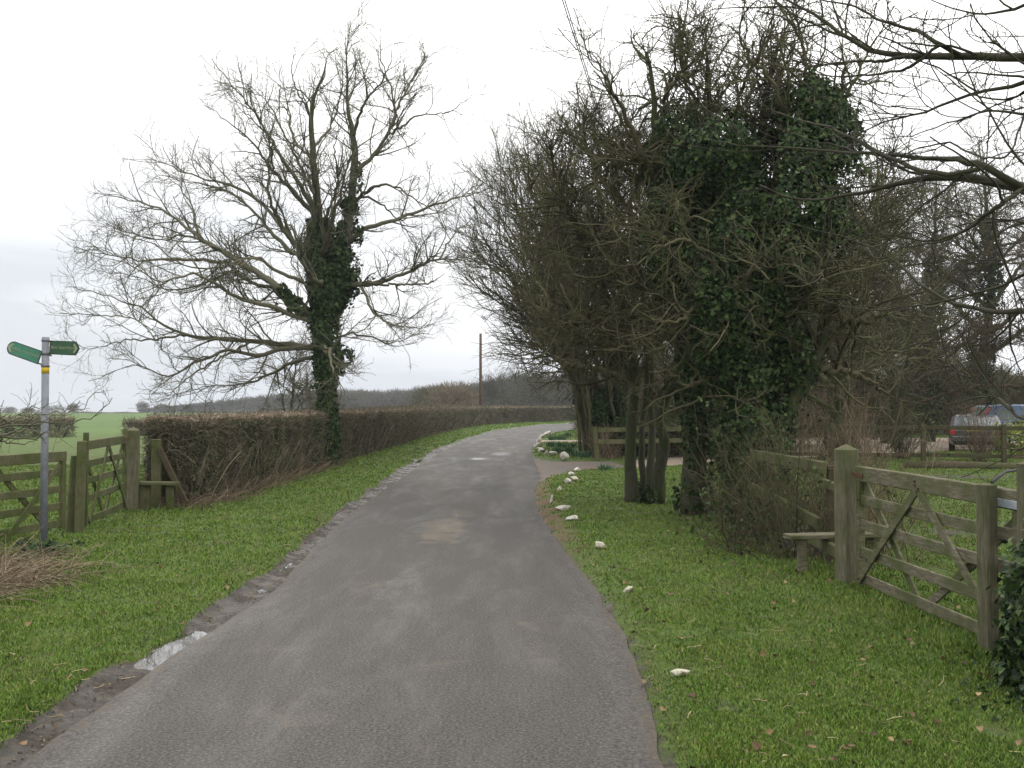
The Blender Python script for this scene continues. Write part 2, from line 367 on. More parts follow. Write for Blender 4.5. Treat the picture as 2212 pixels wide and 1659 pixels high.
# ---------------------------------------------------------------- camera, light, sky
cd = bpy.data.cameras.new('camera'); cam = bpy.data.objects.new('camera', cd); link(cam)
cd.sensor_width = 36; cd.lens = 36 * F / 2212; cam.location = (0, 0, EYE); cam.rotation_euler = (math.pi / 2 + TH, 0, 0)
cd.clip_start = .05; cd.clip_end = 6000; SC.camera = cam
SUN_EL, SUN_AZ = math.radians(38), math.radians(-20)   # azimuth clockwise from +Y
w = bpy.data.worlds.new('World'); SC.world = w; w.use_nodes = True; n = w.node_tree; n.nodes.clear()
out = n.nodes.new('ShaderNodeOutputWorld'); bg = n.nodes.new('ShaderNodeBackground'); n.links.new(bg.outputs[0], out.inputs[0])
sky = n.nodes.new('ShaderNodeTexSky'); sky.sky_type = 'NISHITA'; sky.sun_disc = False; sky.sun_elevation = SUN_EL; sky.sun_rotation = SUN_AZ
sky.air_density = 1.2; sky.dust_density = 3.0
tc = n.nodes.new('ShaderNodeTexCoord'); sp = n.nodes.new('ShaderNodeSeparateXYZ'); n.links.new(tc.outputs['Generated'], sp.inputs[0])
el = sp.outputs[2]
streak = tex(n, 1.7, 6, .5, vec=tc.outputs['Generated'], stretch=(1, 1, 7))
f = math_(n, 'ADD', el, math_(n, 'MULTIPLY', math_(n, 'SUBTRACT', streak, .5), .45))
# overcast deck: bright overhead, blue grey towards the horizon
side = math_(n, 'MULTIPLY', sp.outputs[0], .26)
f = math_(n, 'ADD', f, side)
cl = ramp(n, f, [(6.9, 7.4, 8.1), (8.6, 9.0, 9.6), (10.8, 10.9, 11.1), (15.0, 14.9, 14.7), (22.0, 21.6, 20.9)], [0, .05, .20, .38, 1.0])
mx = n.nodes.new('ShaderNodeMix'); mx.data_type = 'RGBA'; mx.inputs[0].default_value = .94
n.links.new(sky.outputs[0], mx.inputs[6]); n.links.new(cl, mx.inputs[7]); n.links.new(mx.outputs[2], bg.inputs[0]); bg.inputs[1].default_value = .1
sl = bpy.data.lights.new('sun', 'SUN'); sl.energy = .9; sl.angle = math.radians(14); sl.color = (1, .965, .91)
so = bpy.data.objects.new('sun', sl); link(so); so.rotation_euler = (math.pi / 2 - SUN_EL, 0, math.pi - SUN_AZ + 0)
so.rotation_euler = Vector((-math.sin(SUN_AZ) * math.cos(SUN_EL), -math.cos(SUN_AZ) * math.cos(SUN_EL), -math.sin(SUN_EL))).to_track_quat('-Z', 'Y').to_euler()
SC.view_settings.view_transform = 'Standard'; SC.view_settings.look = 'None'; SC.view_settings.gamma = 1; SC.view_settings.exposure = 0.14
SC.cycles.max_bounces = 6; SC.cycles.diffuse_bounces = 3; SC.cycles.use_denoising = True

# ---------------------------------------------------------------- ground plan
RL = np.array([(-2.2, 0), (-2.22, 4.4), (-2.17, 6.8), (-2.06, 8.7), (-2.25, 11.5), (-2.41, 15.1), (-2.45, 22.4), (-2.5, 27.8), (-2.4, 36), (-1.9, 48), (-.9, 63), (2.4, 81), (6, 90), (14, 98), (30, 104)])
RR = np.array([(.68, 0), (.70, 4.4), (.73, 5.65), (.80, 6.3), (.75, 8.4), (.57, 11.4), (.41, 14.8), (.42, 18.8), (.66, 22.4), (.66, 26), (.64, 31.6), (.68, 36.5), (1.3, 48), (2.4, 58), (3.9, 65), (9, 75), (16, 83), (30, 91)])
def dens(p, st=.3):
    o = [p[0]]
    for a, b in zip(p[:-1], p[1:]):
        k = max(1, int(np.linalg.norm(b - a) / st))
        for i in range(1, k + 1): o.append(a + (b - a) * i / k)
    return np.array(o)
DRIVE = np.array([(.3, 19.5), (.62, 21.5), (1.5, 24.3), (3, 25.3), (7, 28.3), (10, 30.8), (13, 32.7), (16, 34.3), (32, 35), (32, 50), (12, 50), (9, 40), (5, 31.5), (3.4, 29.2), (2.4, 28.7), (1.2, 28.9), (.66, 31), (.3, 31)])
PATH = np.array([(.9, 42.5), (5, 43.5), (5, 47), (1.2, 47.3)])
ROADP = np.vstack([RL, RR[::-1]])
def sdist(x, y, poly):
    """signed distance, negative inside"""
    p = np.stack([x, y], -1); d = np.full(len(x), 1e9); ins = np.zeros(len(x), bool); m = len(poly)
    for i in range(m):
        a, b = poly[i], poly[(i + 1) % m]; e = b - a; w_ = p - a
        t = np.clip((w_ @ e) / (e @ e), 0, 1); d = np.minimum(d, np.linalg.norm(w_ - t[:, None] * e, axis=1))
        c = (a[1] > y) != (b[1] > y)
        with np.errstate(divide='ignore', invalid='ignore'):
            xi = (b[0] - a[0]) * (y - a[1]) / (b[1] - a[1] + 1e-12) + a[0]
        ins ^= c & (x < xi)
    return np.where(ins, -d, d)
def ss(a, b, x): t = np.clip((x - a) / (b - a), 0, 1); return t * t * (3 - 2 * t)
def lay(x, y):
    """ground height and covers at x,y"""
    x = np.asarray(x, float); y = np.asarray(y, float)
    dr = sdist(x, y, ROADP); dd = sdist(x, y, DRIVE); dp = sdist(x, y, PATH)
    pave = np.minimum(np.minimum(dr, dd), dp); P3 = np.stack([x, y, 0 * x], -1)
    xl = np.interp(y, RL[:, 1], RL[:, 0]); xr = np.interp(y, RR[:, 1], RR[:, 0])
    left = x < (xl + xr) / 2
    n1 = noise(P3, 1.1); n2 = noise(P3, 3.5); n3 = noise(P3, 9)
    # verge rises from the tarmac edge
    gw = np.interp(y, [0, 5, 8, 12, 18, 26, 36, 60, 120], [.15, .17, .26, .16, .22, .30, .30, .24, .16]) * (1 + .35 * n1)   # gutter width, left
    hL = -.010 + .055 * ss(gw * .55, gw * 1.35, dr)
    hR = -.022 + .06 * ss(-.02, .22, dr + .03 * n2)
    h = np.where(left, hL, hR) + .012 * n2 + .006 * n3 + .02 * n1 * ss(.3, 1.5, pave)
    pud = np.exp(-(((y - 6.72 + .1 * n2) / .52) ** 4) - ((x + 2.29 + .03 * n3 - .03 * n2) / .16) ** 4)
    for py_, px_, ly, lx in ((8.9, -2.2, .35, .07), (10.1, -2.3, .3, .06), (11.4, -2.42, .5, .06), (13.6, -2.6, .5, .07), (17.5, -2.65, .8, .07), (29, -2.72, 1.6, .09)):
        pud = np.maximum(pud, np.exp(-(((y - py_ + .2 * n2) / ly) ** 2) - ((x - px_ + .04 * n3) / lx) ** 2))
    h = h * (1 - pud) - .045 * pud
    h = np.where(pave < 0, np.minimum(h, -.03), h)
    h = np.where(np.minimum(dd, dp) < .02, np.minimum(h, -.022), h)
    R = np.hypot(x, y)
    h = h + np.where(pave > .05, ss(4.5, 5.5, x) * .03, 0)
    h = h - .0065 * np.maximum(0, R - 200) * 1.0 + .6 * ss(120, 220, y) * ss(40, 90, x)
    mud = np.where(left, 1 - ss(gw * .8, gw * 1.3, dr), np.where(y < 40, (1 - ss(.02, .14, dr)) * .5, .3 * (1 - ss(0, .1, dr))))
    # bare scrapes on the right verge, worn ground under the thicket
    for (cx, cy, rr) in ((.95, 10.6, .38), (1.0, 9.7, .3), (1.05, 6.0, .25), (1.15, 5.2, .3), (1.5, 4.6, .35), (2.4, 4.9, .6), (3.1, 5.0, .7), (1.2, 4.2, .4)):
        mud = np.maximum(mud, .46 * np.exp(-((x - cx) ** 2 + (y - cy) ** 2) / rr ** 2))
    mud = np.maximum(mud, .55 * ss(.15, .6, n1) * ss(3.3, 4, x) * (1 - ss(20, 26, y)))
    mud = np.maximum(mud, .6 * np.exp(-((y - 21.5) / 1.0) ** 2) * ss(6, 8, x))
    mud = np.maximum(mud, .75 * np.exp(-((x - 3.3) / .8) ** 2 - (np.maximum(0, np.abs(y - 11.6) - 1.2) / .8) ** 2))
    brown = np.where(~left, np.exp(-((y - 16.5) / 5.5) ** 4) * (1 - ss(.12, .42, dr)), 0) * np.clip(.75 + n2, 0, 1)
    far = ss(35, 70, R)
    return h, np.clip(mud, 0, 1), np.clip(brown, 0, 1), far, pave, dr, left
def axis(fine, lim, st, gr=1.22):
    a = list(np.arange(fine[0], fine[1] + 1e-6, st)); s = st
    while a[-1] < lim[1]: s *= gr; a.append(a[-1] + s)
    s = st; b = []; c = a[0]
    while c > lim[0]: s *= gr; c -= s; b.append(c)
    return np.array(b[::-1] + a)
gx = np.unique(np.concatenate([axis((-3.6, 1.8), (-2500, 2500), .06, 1.10)]))
gy = np.unique(np.concatenate([axis((3.6, 16), (-60, 3000), .09, 1.05)]))
X, Y = np.meshgrid(gx, gy); hh, mud, brown, far, pave, dr, left = lay(X.ravel(), Y.ravel())
ny, nx = X.shape; idx = np.arange(nx * ny).reshape(ny, nx)
q = np.stack([idx[:-1, :-1], idx[:-1, 1:], idx[1:, 1:], idx[1:, :-1]], -1).reshape(-1, 4)
g = meshobj('ground', np.stack([X.ravel(), Y.ravel(), hh], 1), q, M['ground'], smooth=True, attrs={'mud': mud, 'brown': brown, 'far': far}); meta(g, kind='structure')

def strip(name, Lp, Rp, z, mat, nx_=24, edge=.45):
    Ys = np.unique(np.concatenate([np.arange(0, 20, .2), np.arange(20, 104, .6)])); rows = []; at_ = []
    n_ = len(Ys); 
    # walk both edges by parameter so the bend keeps its width
    def walk(p, k): 
        d = np.concatenate([[0], np.cumsum(np.linalg.norm(np.diff(p, axis=0), axis=1))]); t = np.linspace(0, 1, k) ** 1.6 * d[-1]
        return np.stack([np.interp(t, d, p[:, 0]), np.interp(t, d, p[:, 1])], 1)
    k = 420; A = walk(Lp, k); B = walk(Rp, k)
    A[:, 0] += .02 * noise(np.c_[A, np.zeros(k)], 3); B[:, 0] += .035 * noise(np.c_[B, np.ones(k)], 2.4)
    s = np.linspace(0, 1, nx_); P = A[:, None] * (1 - s)[None, :, None] + B[:, None] * s[None, :, None]
    V = np.concatenate([P, np.full((k, nx_, 1), z)], -1).reshape(-1, 3)
    w_ = np.linalg.norm(B - A, axis=1)[:, None]; e = np.minimum(s[None] * w_, (1 - s)[None] * w_); ea = np.clip(1 - e / edge, 0, 1).ravel()
    V[:, 2] -= .012 * ea ** 2
    idx = np.arange(k * nx_).reshape(k, nx_); q = np.stack([idx[:-1, :-1], idx[:-1, 1:], idx[1:, 1:], idx[1:, :-1]], -1).reshape(-1, 4)
    def blob(L_):
        o = np.zeros(len(V))
        for x_, y_, rx, ry, k_ in L_: o = np.maximum(o, k_ * np.exp(-((V[:, 0] - x_) / rx) ** 2 - ((V[:, 1] - y_) / ry) ** 2))
        return o
    return meshobj(name, V, q, mat, smooth=True, attrs={'edge': ea,
        'tan': blob([(-.88, 13.0, .42, 1.9, .95), (-.75, 14.8, .3, .9, .8), (-1.55, 6.6, .35, .25, .6), (.15, 6.5, .4, .5, .5), (-1.2, 5.2, .4, .3, .6), (-.3, 8.6, .5, .5, .4), (-.2, 36, .8, 4, .7), (-1.6, 21, .5, 2.5, .5)]),
        'dark': blob([(-.38, 20.2, .42, 2.4, 1), (-.3, 24, .5, 2, .5), (.35, 9.5, .25, 2.5, .5), (-1.6, 12, .3, 4, .3)]),
        'wet': blob([(-1.0, 30.0, .35, 1.0, 1.1), (-.35, 33, .5, 2.2, .8), (-1.0, 9, .45, 3.2, .5), (-.9, 5.6, .5, 1.0, .45), (-1.2, 47, .9, 3, .6)])})
meta(strip('road', RL, RR, 0.0, M['asphalt']), kind='structure')
def sheet(name, poly, z, mat, kind='structure'):
    me = bpy.data.meshes.new(name); me.from_pydata([(p[0], p[1], z) for p in poly], [], [list(range(len(poly)))]); me.materials.append(mat)
    o = bpy.data.objects.new(name, me); link(o); o['kind'] = kind; return o
DA = dens(DRIVE, .5); DA = DA + .05 * np.stack([noise(np.c_[DA, np.zeros(len(DA))], 2), noise(np.c_[DA, np.ones(len(DA))], 2)], 1)
sheet('driveway', [p for p in DA if p[0] < 3.2], -.016, M['drive'])
sheet('gravel_drive', [(3.2, 25.45)] + [tuple(p) for p in DA if p[0] >= 3.2] + [(3.2, 29.1)], -.016, M['gravel'])
sheet('gravel_path', PATH, -.015, M['gravel'])
sheet('puddle', [(-2.62, 6.0), (-2.13, 6.0), (-2.12, 6.9), (-2.06, 7.7), (-2.5, 7.8), (-2.6, 7.0)], -.025, M['water'])
sheet('gutter_water', [(-2.6, 8.0), (-2.06, 8.0), (-2.04, 9.2), (-2.25, 12.0), (-2.42, 15.2), (-2.45, 20), (-2.9, 20), (-3.0, 16), (-2.65, 12)], -.029, M['water'])
sheet('verge_puddle', [(-2.9, 24), (-2.45, 24), (-2.48, 31), (-2.42, 35), (-2.75, 35), (-3.0, 29)], -.0255, M['water'])

# ---------------------------------------------------------------- grass
def grass():
    N = 860000
    u = rng.uniform(0, 1, N); y = 3.9 * (105 / 3.9) ** (u ** 1.35)
    hw = .56 * y + .3; x = rng.uniform(-1, 1, N) * hw
    x = np.where(y > 30, x, x)
    h, mud, brown, far, pave, dr, left = lay(x, y)
    p3 = np.stack([x, y, 0 * x], -1); nn = noise(p3, 3.0); n1 = noise(p3, 1.0)
    keep = (pave > .0) & (mud + .35 * nn + rng.uniform(-.25, .25, N) < .50) & (brown + rng.uniform(-.2, .2, N) < .45)
    keep &= ~((x < -5.9) & (y > 26)); keep &= (rng.uniform(0, 1, N) < .75 + .4 * nn + .2)
    # only the road edge keeps a ragged fringe
    keep &= rng.uniform(0, 1, N) < .25 + 1.0 * ss(0, .35, pave)
    x, y, h, nn, n1, pave = x[keep], y[keep], h[keep], nn[keep], n1[keep], pave[keep]; N = len(x)
    L = (.013 + .012 * rng.uniform(0, 1, N) + .010 * np.maximum(nn, 0)) * (1 + .02 * y) * np.where(x < -5.6, 1.4, 1) * np.where((x < -3.6) & (y < 12), 1.25, 1)
    # uncut tufts along hedge and fences
    tuft = np.exp(-((x + 4.9) / .35) ** 2) * (y > 14) + np.exp(-((x - 3.0) / .3) ** 2) * (y < 12)
    L *= 1 + 1.4 * tuft * rng.uniform(0, 1, N)
    wd = .0035 * np.maximum(1, y / 6.5) ** .95 * rng.uniform(.7, 1.4, N)
    a = rng.uniform(0, 6.283, N); b = rng.uniform(0, 6.283, N); le = rng.uniform(.1, .9, N)
    base = np.stack([x, y, h - .004], 1); s = np.stack([np.cos(a), np.sin(a), 0 * a], 1) * wd[:, None]
    tip = base + np.stack([np.cos(b) * le, np.sin(b) * le, np.ones(N)], 1) * L[:, None]
    mid = (base * .5 + tip * .5) + np.array([0, 0, .12]) * L[:, None]
    V = np.stack([base - s, base + s, mid + s * .7, tip, mid - s * .7], 1).reshape(-1, 3)
    i = (np.arange(N) * 5)[:, None]
    o = meshobj('grass', V, [i + np.array([[0, 1, 2, 4]]), i + np.array([[4, 2, 3]])], M['grass'])
    meta(o, 'short green grass on both verges beside the lane', 'grass', kind='stuff')
grass()
def scatter():
    # fallen leaves and broken straws
    N = 5200; u = rng.uniform(0, 1, N); y = 4.0 * (30 / 4.0) ** u; x = rng.uniform(-1, 1, N) * (.55 * y)
    h, mud, brown, far, pave, dr, left = lay(x, y)
    near = np.exp(-pave / .5) * .7 + .16 + .8 * np.exp(-((x - 3) / 1.3) ** 2) * (x > 0) + .35 * mud + .25 * (x < -3)
    k = (pave > -.02) & (h > -.014) & (rng.uniform(0, 1, N) < near * .26) & (x > -5.4)
    p = np.stack([x, y, np.maximum(h, -.01) + .018 + .01 * rng.uniform(0, 1, N)], 1)[k]; nr = np.tile([0, 0, 1.], (len(p), 1))
    v, f = leaves(p, nr, .034, 'ivy', 0, .6)
    meta(meshobj('fallen_leaves', v, f, M['deadleaf']), 'brown and yellow dead leaves scattered over the grass verges', 'fallen leaves', kind='stuff')
    N = 600; y = 4.0 * (22 / 4.0) ** rng.uniform(0, 1, N); xl = np.interp(y, RL[:, 1], RL[:, 0]); xr = np.interp(y, RR[:, 1], RR[:, 0])
    side = rng.uniform(0, 1, N) < .45; x = np.where(side, xl - np.abs(rng.normal(size=N)) * .35, xr + np.abs(rng.normal(size=N)) * .9 - .05)
    h = lay(x, y)[0]; a = rng.uniform(0, 6.28, N); L = (h > -.014) * rng.uniform(.02, .10, N) * np.where(rng.uniform(0, 1, N) < .08, 2, 1)
    p0 = np.stack([x, y, np.maximum(h, 0) + .012], 1); p1 = p0 + np.stack([np.cos(a) * L, np.sin(a) * L, rng.uniform(-.005, .02, N)], 1)
    pm = (p0 + p1) / 2 + rng.normal(size=(N, 3)) * .004
    P = np.stack([p0, pm, p1], 1); v, f = tubes(P, np.full((N, 3), .0022), 3)
    meta(meshobj('straw_litter', v, f, M['straw']), 'pale broken straws and twigs littering the edges of the lane', 'straw', kind='stuff')
    # grit on the verge edge
    N = 2600; y = 4.0 * (26 / 4.0) ** rng.uniform(0, 1, N); xl = np.interp(y, RL[:, 1], RL[:, 0]); xr = np.interp(y, RR[:, 1], RR[:, 0])
    side = rng.uniform(0, 1, N) < .6; x = np.where(side, xl - np.abs(rng.normal(size=N)) * .22 + .05, xr + rng.normal(size=N) * .10)
    h = lay(x, y)[0]; s = rng.uniform(.003, .010, N) * (h > -.014)
    oc = np.array([[1, 0, 0], [-1, 0, 0], [0, 1, 0], [0, -1, 0], [0, 0, .7], [0, 0, -.7]]); fc = np.array([[0, 2, 4], [2, 1, 4], [1, 3, 4], [3, 0, 4], [2, 0, 5], [1, 2, 5], [3, 1, 5], [0, 3, 5]])
    V = np.stack([x, y, np.maximum(h, -.006) + .004], 1)[:, None] + oc[None] * s[:, None, None] * rng.uniform(.6, 1.3, (N, 6, 1))
    f = (np.arange(N) * 6)[:, None, None] + fc[None]
    meta(meshobj('gravel', V.reshape(-1, 3), f.reshape(-1, 3), M['grit']), 'loose grit and crumbs of mud along both lane edges', 'grit', kind='stuff')
scatter()

# ---------------------------------------------------------------- trees
def to3(l, Y, r0, r1, dy=0.0):
    """limb traced as px points, given its own depth run dy"""
    k = len(l); o = []
    for i, p in enumerate(l):
        f = i / max(k - 1, 1); yy = Y + dy * f
        o.append([*at(p[0], p[1], yy), r0 * (1 - f) ** 1.25 + r1 * f])
    return np.array(o)
def build_tree(name, label, cat, base, trunks, limbs, levels, bark, twig, ivy=(), blobs=(), ivmat='ivy', ivsize=.07, group=None, fork=0, jit=.02):
    t = empty(name, (base[0], base[1], 0), label, cat, group)
    TP = []; TR = []
    for s in trunks:
        p, r = resample(s, 26, jit * .5); TP.append(p); TR.append(r)
    TP = np.array(TP); TR = np.array(TR); v, f = tubes(TP, TR, 10)
    # uneven, fluted surface
    v = v + norm(v - np.array([base[0], base[1], 0]) * [1, 1, 0] - v * [0, 0, 1]) * (.05 * TR.max() * noise(v, 4))[:, None]
    meshobj('trunk', v, f, bark, t, smooth=True)
    parts = []; LP = []; LR = []
    AP = [TP.reshape(-1, 3)]; AR = [TR.ravel()]
    for s in limbs:
        s = np.array(s, float); ap = np.concatenate(AP); dj = np.linalg.norm(ap - s[0, :3], axis=1); j = int(dj.argmin())
        if dj[j] < .9: s[0, :3] = ap[j]; s[0, 3] = min(s[0, 3], .7 * np.concatenate(AR)[j])
        s[1:, 3] = np.minimum(s[1:, 3], s[0, 3]); AP.append(s[1:-1, :3]); AR.append(s[1:-1, 3])
        p, r = resample(s, 26, jit); LP.append(p); LR.append(r)
    if LP:
        LP = np.array(LP); LR = np.array(LR); parts.append(tubes(LP, LR, 7)); P, R = LP, LR
    else: P, R = TP, TR
    prev = [(P, R)]
    if len(trunks) and LP is not None and len(LP):
        # short parents: trunks also carry shoots in their upper half
        prevT = (TP[:, 10:], TR[:, 10:])
        m = [resample(np.c_[TP[i, 11:], TR[i, 11:]], 26) for i in range(1 if len(TP) > 1 and name == 'bare_ash_tree' else 0, len(TP))]
        prev[0] = (np.concatenate([P] + [a[0][None] for a in m]), np.concatenate([R] + [a[1][None] for a in m]))
    for li, lv in enumerate(levels):
        lv = dict(lv); S = lv.pop('S', 3); src = lv.pop('src', -1)
        PP, RR_ = prev[src]
        P, R = spawn(PP, RR_, **lv); parts.append(tubes(P, R, S)); prev.append((P, R))
    v, f = merge(parts); meshobj('crown', v, f, twig, t, smooth=True)
    iv = []
    allp = [(TP[i], TR[i]) for i in range(len(TP))] + [(LP[i], LR[i]) for i in range(len(LP))]
    for (i, n_, th, t0, t1) in ivy: iv.append(ivy_on(allp[i][0], allp[i][1], n_, th, ivsize, (t0, t1)))
    for (c, rad, n_) in blobs: iv.append(ivy_blob(c, rad, int(n_ * (1.35 if ivsize < .06 and n_ > 1400 else 1)), ivsize))
    if iv:
        v, f = merge(iv); meshobj('ivy', v, f, M[ivmat], t)
    return t
def rot_limb(l, c, ang, k):
    o = l.copy(); d = l[:, :2] - c; ca, sa = math.cos(ang), math.sin(ang)
    o[:, 0] = c[0] + k * (d[:, 0] * ca - d[:, 1] * sa); o[:, 1] = c[1] + k * (d[:, 0] * sa + d[:, 1] * ca); return o

# the big tree in the left hedge
YA = 25.7
def A_(l, r0, r1, dy): return to3([(108 + .5642 * x, .5642 * y) for x, y in l], YA, r0, r1, dy)
trA = [to3([(705, 1015), (706, 950), (708, 880), (705, 800), (700, 720), (702, 650)], YA, .25, .22),
       A_([(1055, 1180), (1040, 1080), (1030, 950), (1025, 820), (1012, 650), (1005, 560), (1000, 450), (1012, 370), (1045, 290), (1060, 230)], .24, .02, -.6),
       A_([(1060, 1180), (1085, 1100), (1115, 1000), (1140, 860), (1160, 700), (1166, 600), (1160, 500), (1140, 420), (1138, 330), (1136, 220), (1145, 100)], .24, .012, .6)]
trA[0][0, 3] = .32; trA[0][1, 3] = .26
trA[1][:, 3] *= .8; trA[2][:, 3] *= .8
LA = [
 ([(1160, 690), (1190, 640), (1235, 600), (1290, 520), (1325, 430), (1300, 320), (1268, 230), (1262, 100)], .10, .01, 1.2),
 ([(1322, 440), (1360, 350), (1400, 290), (1440, 230), (1510, 180)], .06, .008, .8),
 ([(1170, 520), (1200, 400), (1260, 320), (1300, 240), (1310, 180)], .06, .008, -1),
 ([(1290, 525), (1350, 480), (1420, 440), (1530, 425), (1620, 365)], .05, .008, -1.4),
 ([(1120, 1115), (1190, 1090), (1270, 1075), (1380, 1040), (1450, 1000), (1540, 990), (1640, 975)], .11, .015, -1.5),
 ([(1490, 993), (1530, 920), (1580, 870), (1680, 850)], .04, .008, .5),
 ([(1250, 1080), (1330, 1088), (1400, 1090), (1470, 1080)], .05, .03, 1.0),
 ([(1165, 940), (1230, 870), (1330, 840), (1430, 800), (1530, 765), (1620, 740), (1720, 715)], .10, .01, 1.5),
 ([(1170, 800), (1215, 730), (1280, 705), (1360, 735), (1440, 790), (1540, 830)], .07, .01, -2),
 ([(1160, 1150), (1230, 1180), (1300, 1240), (1380, 1255), (1440, 1270)], .06, .008, -2),
 ([(1085, 1300), (1160, 1280), (1230, 1290), (1290, 1312), (1370, 1295), (1440, 1240)], .05, .008, 2),
 ([(1015, 840), (940, 745), (850, 650), (790, 560), (700, 480), (590, 400)], .10, .01, 1.5),
 ([(845, 645), (845, 540), (770, 450), (690, 340)], .05, .008, -1),
 ([(1000, 1000), (950, 940), (900, 880), (865, 820), (842, 760), (835, 640), (860, 560)], .13, .02, -1.5),
 ([(868, 825), (800, 770), (700, 710), (600, 690), (470, 640), (370, 600)], .08, .01, -1.5),
 ([(1000, 1010), (920, 960), (840, 880), (770, 800), (680, 730), (560, 700), (440, 680)], .10, .01, 2.5),
 ([(985, 1260), (935, 1180), (880, 1110), (805, 1050), (740, 1012), (650, 955), (582, 915), (500, 850), (400, 790), (300, 768), (230, 745)], .17, .012, -1.0),
 ([(582, 915), (555, 850), (545, 790), (480, 700), (400, 620)], .05, .008, 1.0),
 ([(745, 1015), (620, 1000), (480, 990), (350, 995), (200, 965), (120, 900)], .08, .008, -2.5),
 ([(650, 957), (520, 900), (420, 920), (300, 890), (190, 830)], .05, .007, 2),
 ([(860, 1100), (770, 1080), (690, 1040), (580, 1090), (450, 1110), (330, 1060), (200, 1040)], .07, .008, 2.5),
 ([(980, 1250), (870, 1180), (760, 1150), (680, 1120), (560, 1050), (430, 1080), (300, 1010), (160, 980)], .10, .008, -3.5),
 ([(990, 1345), (900, 1320), (780, 1305), (640, 1298), (520, 1285), (430, 1240), (350, 1180), (200, 1125), (80, 1100)], .12, .01, 1.5),
 ([(520, 1285), (400, 1298), (260, 1308), (150, 1345)], .05, .008, -1.5),
 ([(460, 1268), (330, 1225), (180, 1208), (40, 1200)], .05, .008, 1.5),
 ([(990, 1340), (900, 1335), (800, 1358), (690, 1342), (560, 1385), (450, 1440), (330, 1400), (200, 1440)], .10, .008, -3),
 ([(1000, 1368), (940, 1385), (850, 1430), (740, 1470), (600, 1480), (430, 1530)], .09, .008, 2.5),
 ([(690, 1345), (600, 1400), (500, 1470), (420, 1545)], .05, .007, 1),
 ([(1003, 460), (965, 380), (925, 280), (950, 150)], .05, .007, -1),
 ([(1003, 610), (930, 520), (905, 380), (885, 250)], .06, .007, 1.2),
 ([(1008, 570), (1060, 500), (1095, 430), (1120, 290), (1080, 180)], .06, .007, 1),
 ([(1020, 780), (960, 640), (900, 520), (820, 380), (700, 330)], .07, .007, -2),
 ([(1030, 900), (1070, 800), (1100, 700), (1090, 560), (1120, 460)], .07, .01, -1.5),
]
limA = [A_(*a) for a in LA]
for a_ in limA: a_[:, 3] *= .74
cA = at(705, 1010, YA)[:2]
for k in range(11):
    l = limA[[11, 13, 15, 16, 20, 21, 22, 25, 4, 7, 8, 0, 26, 18, 31][k]]
    limA.append(rot_limb(l, cA, rng.choice([-1, 1]) * rng.uniform(1.0, 1.9), rng.uniform(.55, .8)))
bsp = dict(up=.05, wig=.13)
treeA = build_tree('bare_ash_tree', 'tall bare spreading tree with ivied trunk rising from the roadside hedge', 'tree', cA, trA, limA,
    [dict(n=760, L=1.5, ang=(22, 55), K=8, r=(.024, .007), t=(.12, 1), S=4, **bsp),
     dict(n=3500, L=.85, ang=(25, 60), K=6, up=.07, wig=.17, r=(.009, .0045)),
     dict(n=10000, L=.36, ang=(25, 65), K=4, up=.13, wig=.22, r=(.0055, .0035))],
    M['bark'], M['ash_twig'],
    ivy=[(0, 5200, .05, .02, .6), (0, 3200, .18, .5, 1), (1, 5000, .24, .0, .36), (2, 6400, .27, .0, .38), (2, 500, .12, .35, .5), (19, 1500, .22, 0, .25), (16, 500, .18, 0, .2), (7, 400, .2, 0, .12)],
    blobs=[(at(705, 640, YA), (.48, .5, .62), 1400), (at(738, 770, YA), (.32, .3, .26), 330), (at(735, 590, YA + .3), (.5, .5, .8), 1500), (at(772, 610, YA), (.4, .35, .4), 350)], ivsize=.085)

# trees and shrubs of the right-hand thicket
def st(pts, Y, r0, r1, dy=0): return to3(pts, Y, r0, r1, dy)
DL = [dict(n=420, L=1.5, ang=(25, 65), K=9, up=.05, wig=.19, r=(.024, .009), t=(.12, 1), S=5),
      dict(n=3600, L=.85, ang=(30, 75), K=7, up=.03, wig=.21, r=(.010, .005)),
      dict(n=19000, L=.30, ang=(35, 85), K=4, up=.04, wig=.25, r=(.0055, .004))]
def dl(a, b, c, k=1.0):
    o = [dict(x) for x in DL]; o[0]['n'] = a; o[1]['n'] = b; o[2]['n'] = c
    for x in o: x['L'] *= k
    return o
Y1 = 16.1
t1 = [st([(1368, 1092), (1364, 1040), (1362, 950), (1372, 820), (1352, 700), (1325, 560), (1295, 430), (1280, 360)], Y1, .125, .02, -.3),
      st([(1388, 1092), (1388, 1020), (1386, 940), (1398, 820), (1402, 700), (1430, 560), (1440, 400), (1425, 320)], Y1 + .1, .065, .02, .4),
      st([(1402, 1092), (1406, 1020), (1410, 930), (1406, 820), (1420, 700), (1400, 560), (1375, 400), (1360, 300)], Y1 + .3, .08, .02, 1.2),
      st([(1415, 1092), (1424, 1020), (1436, 960), (1424, 900), (1468, 810), (1520, 720), (1560, 620), (1600, 480)], Y1 - .05, .12, .02, -.8)]
t1[0][0, 3] = .17; t1[3][0, 3] = .15
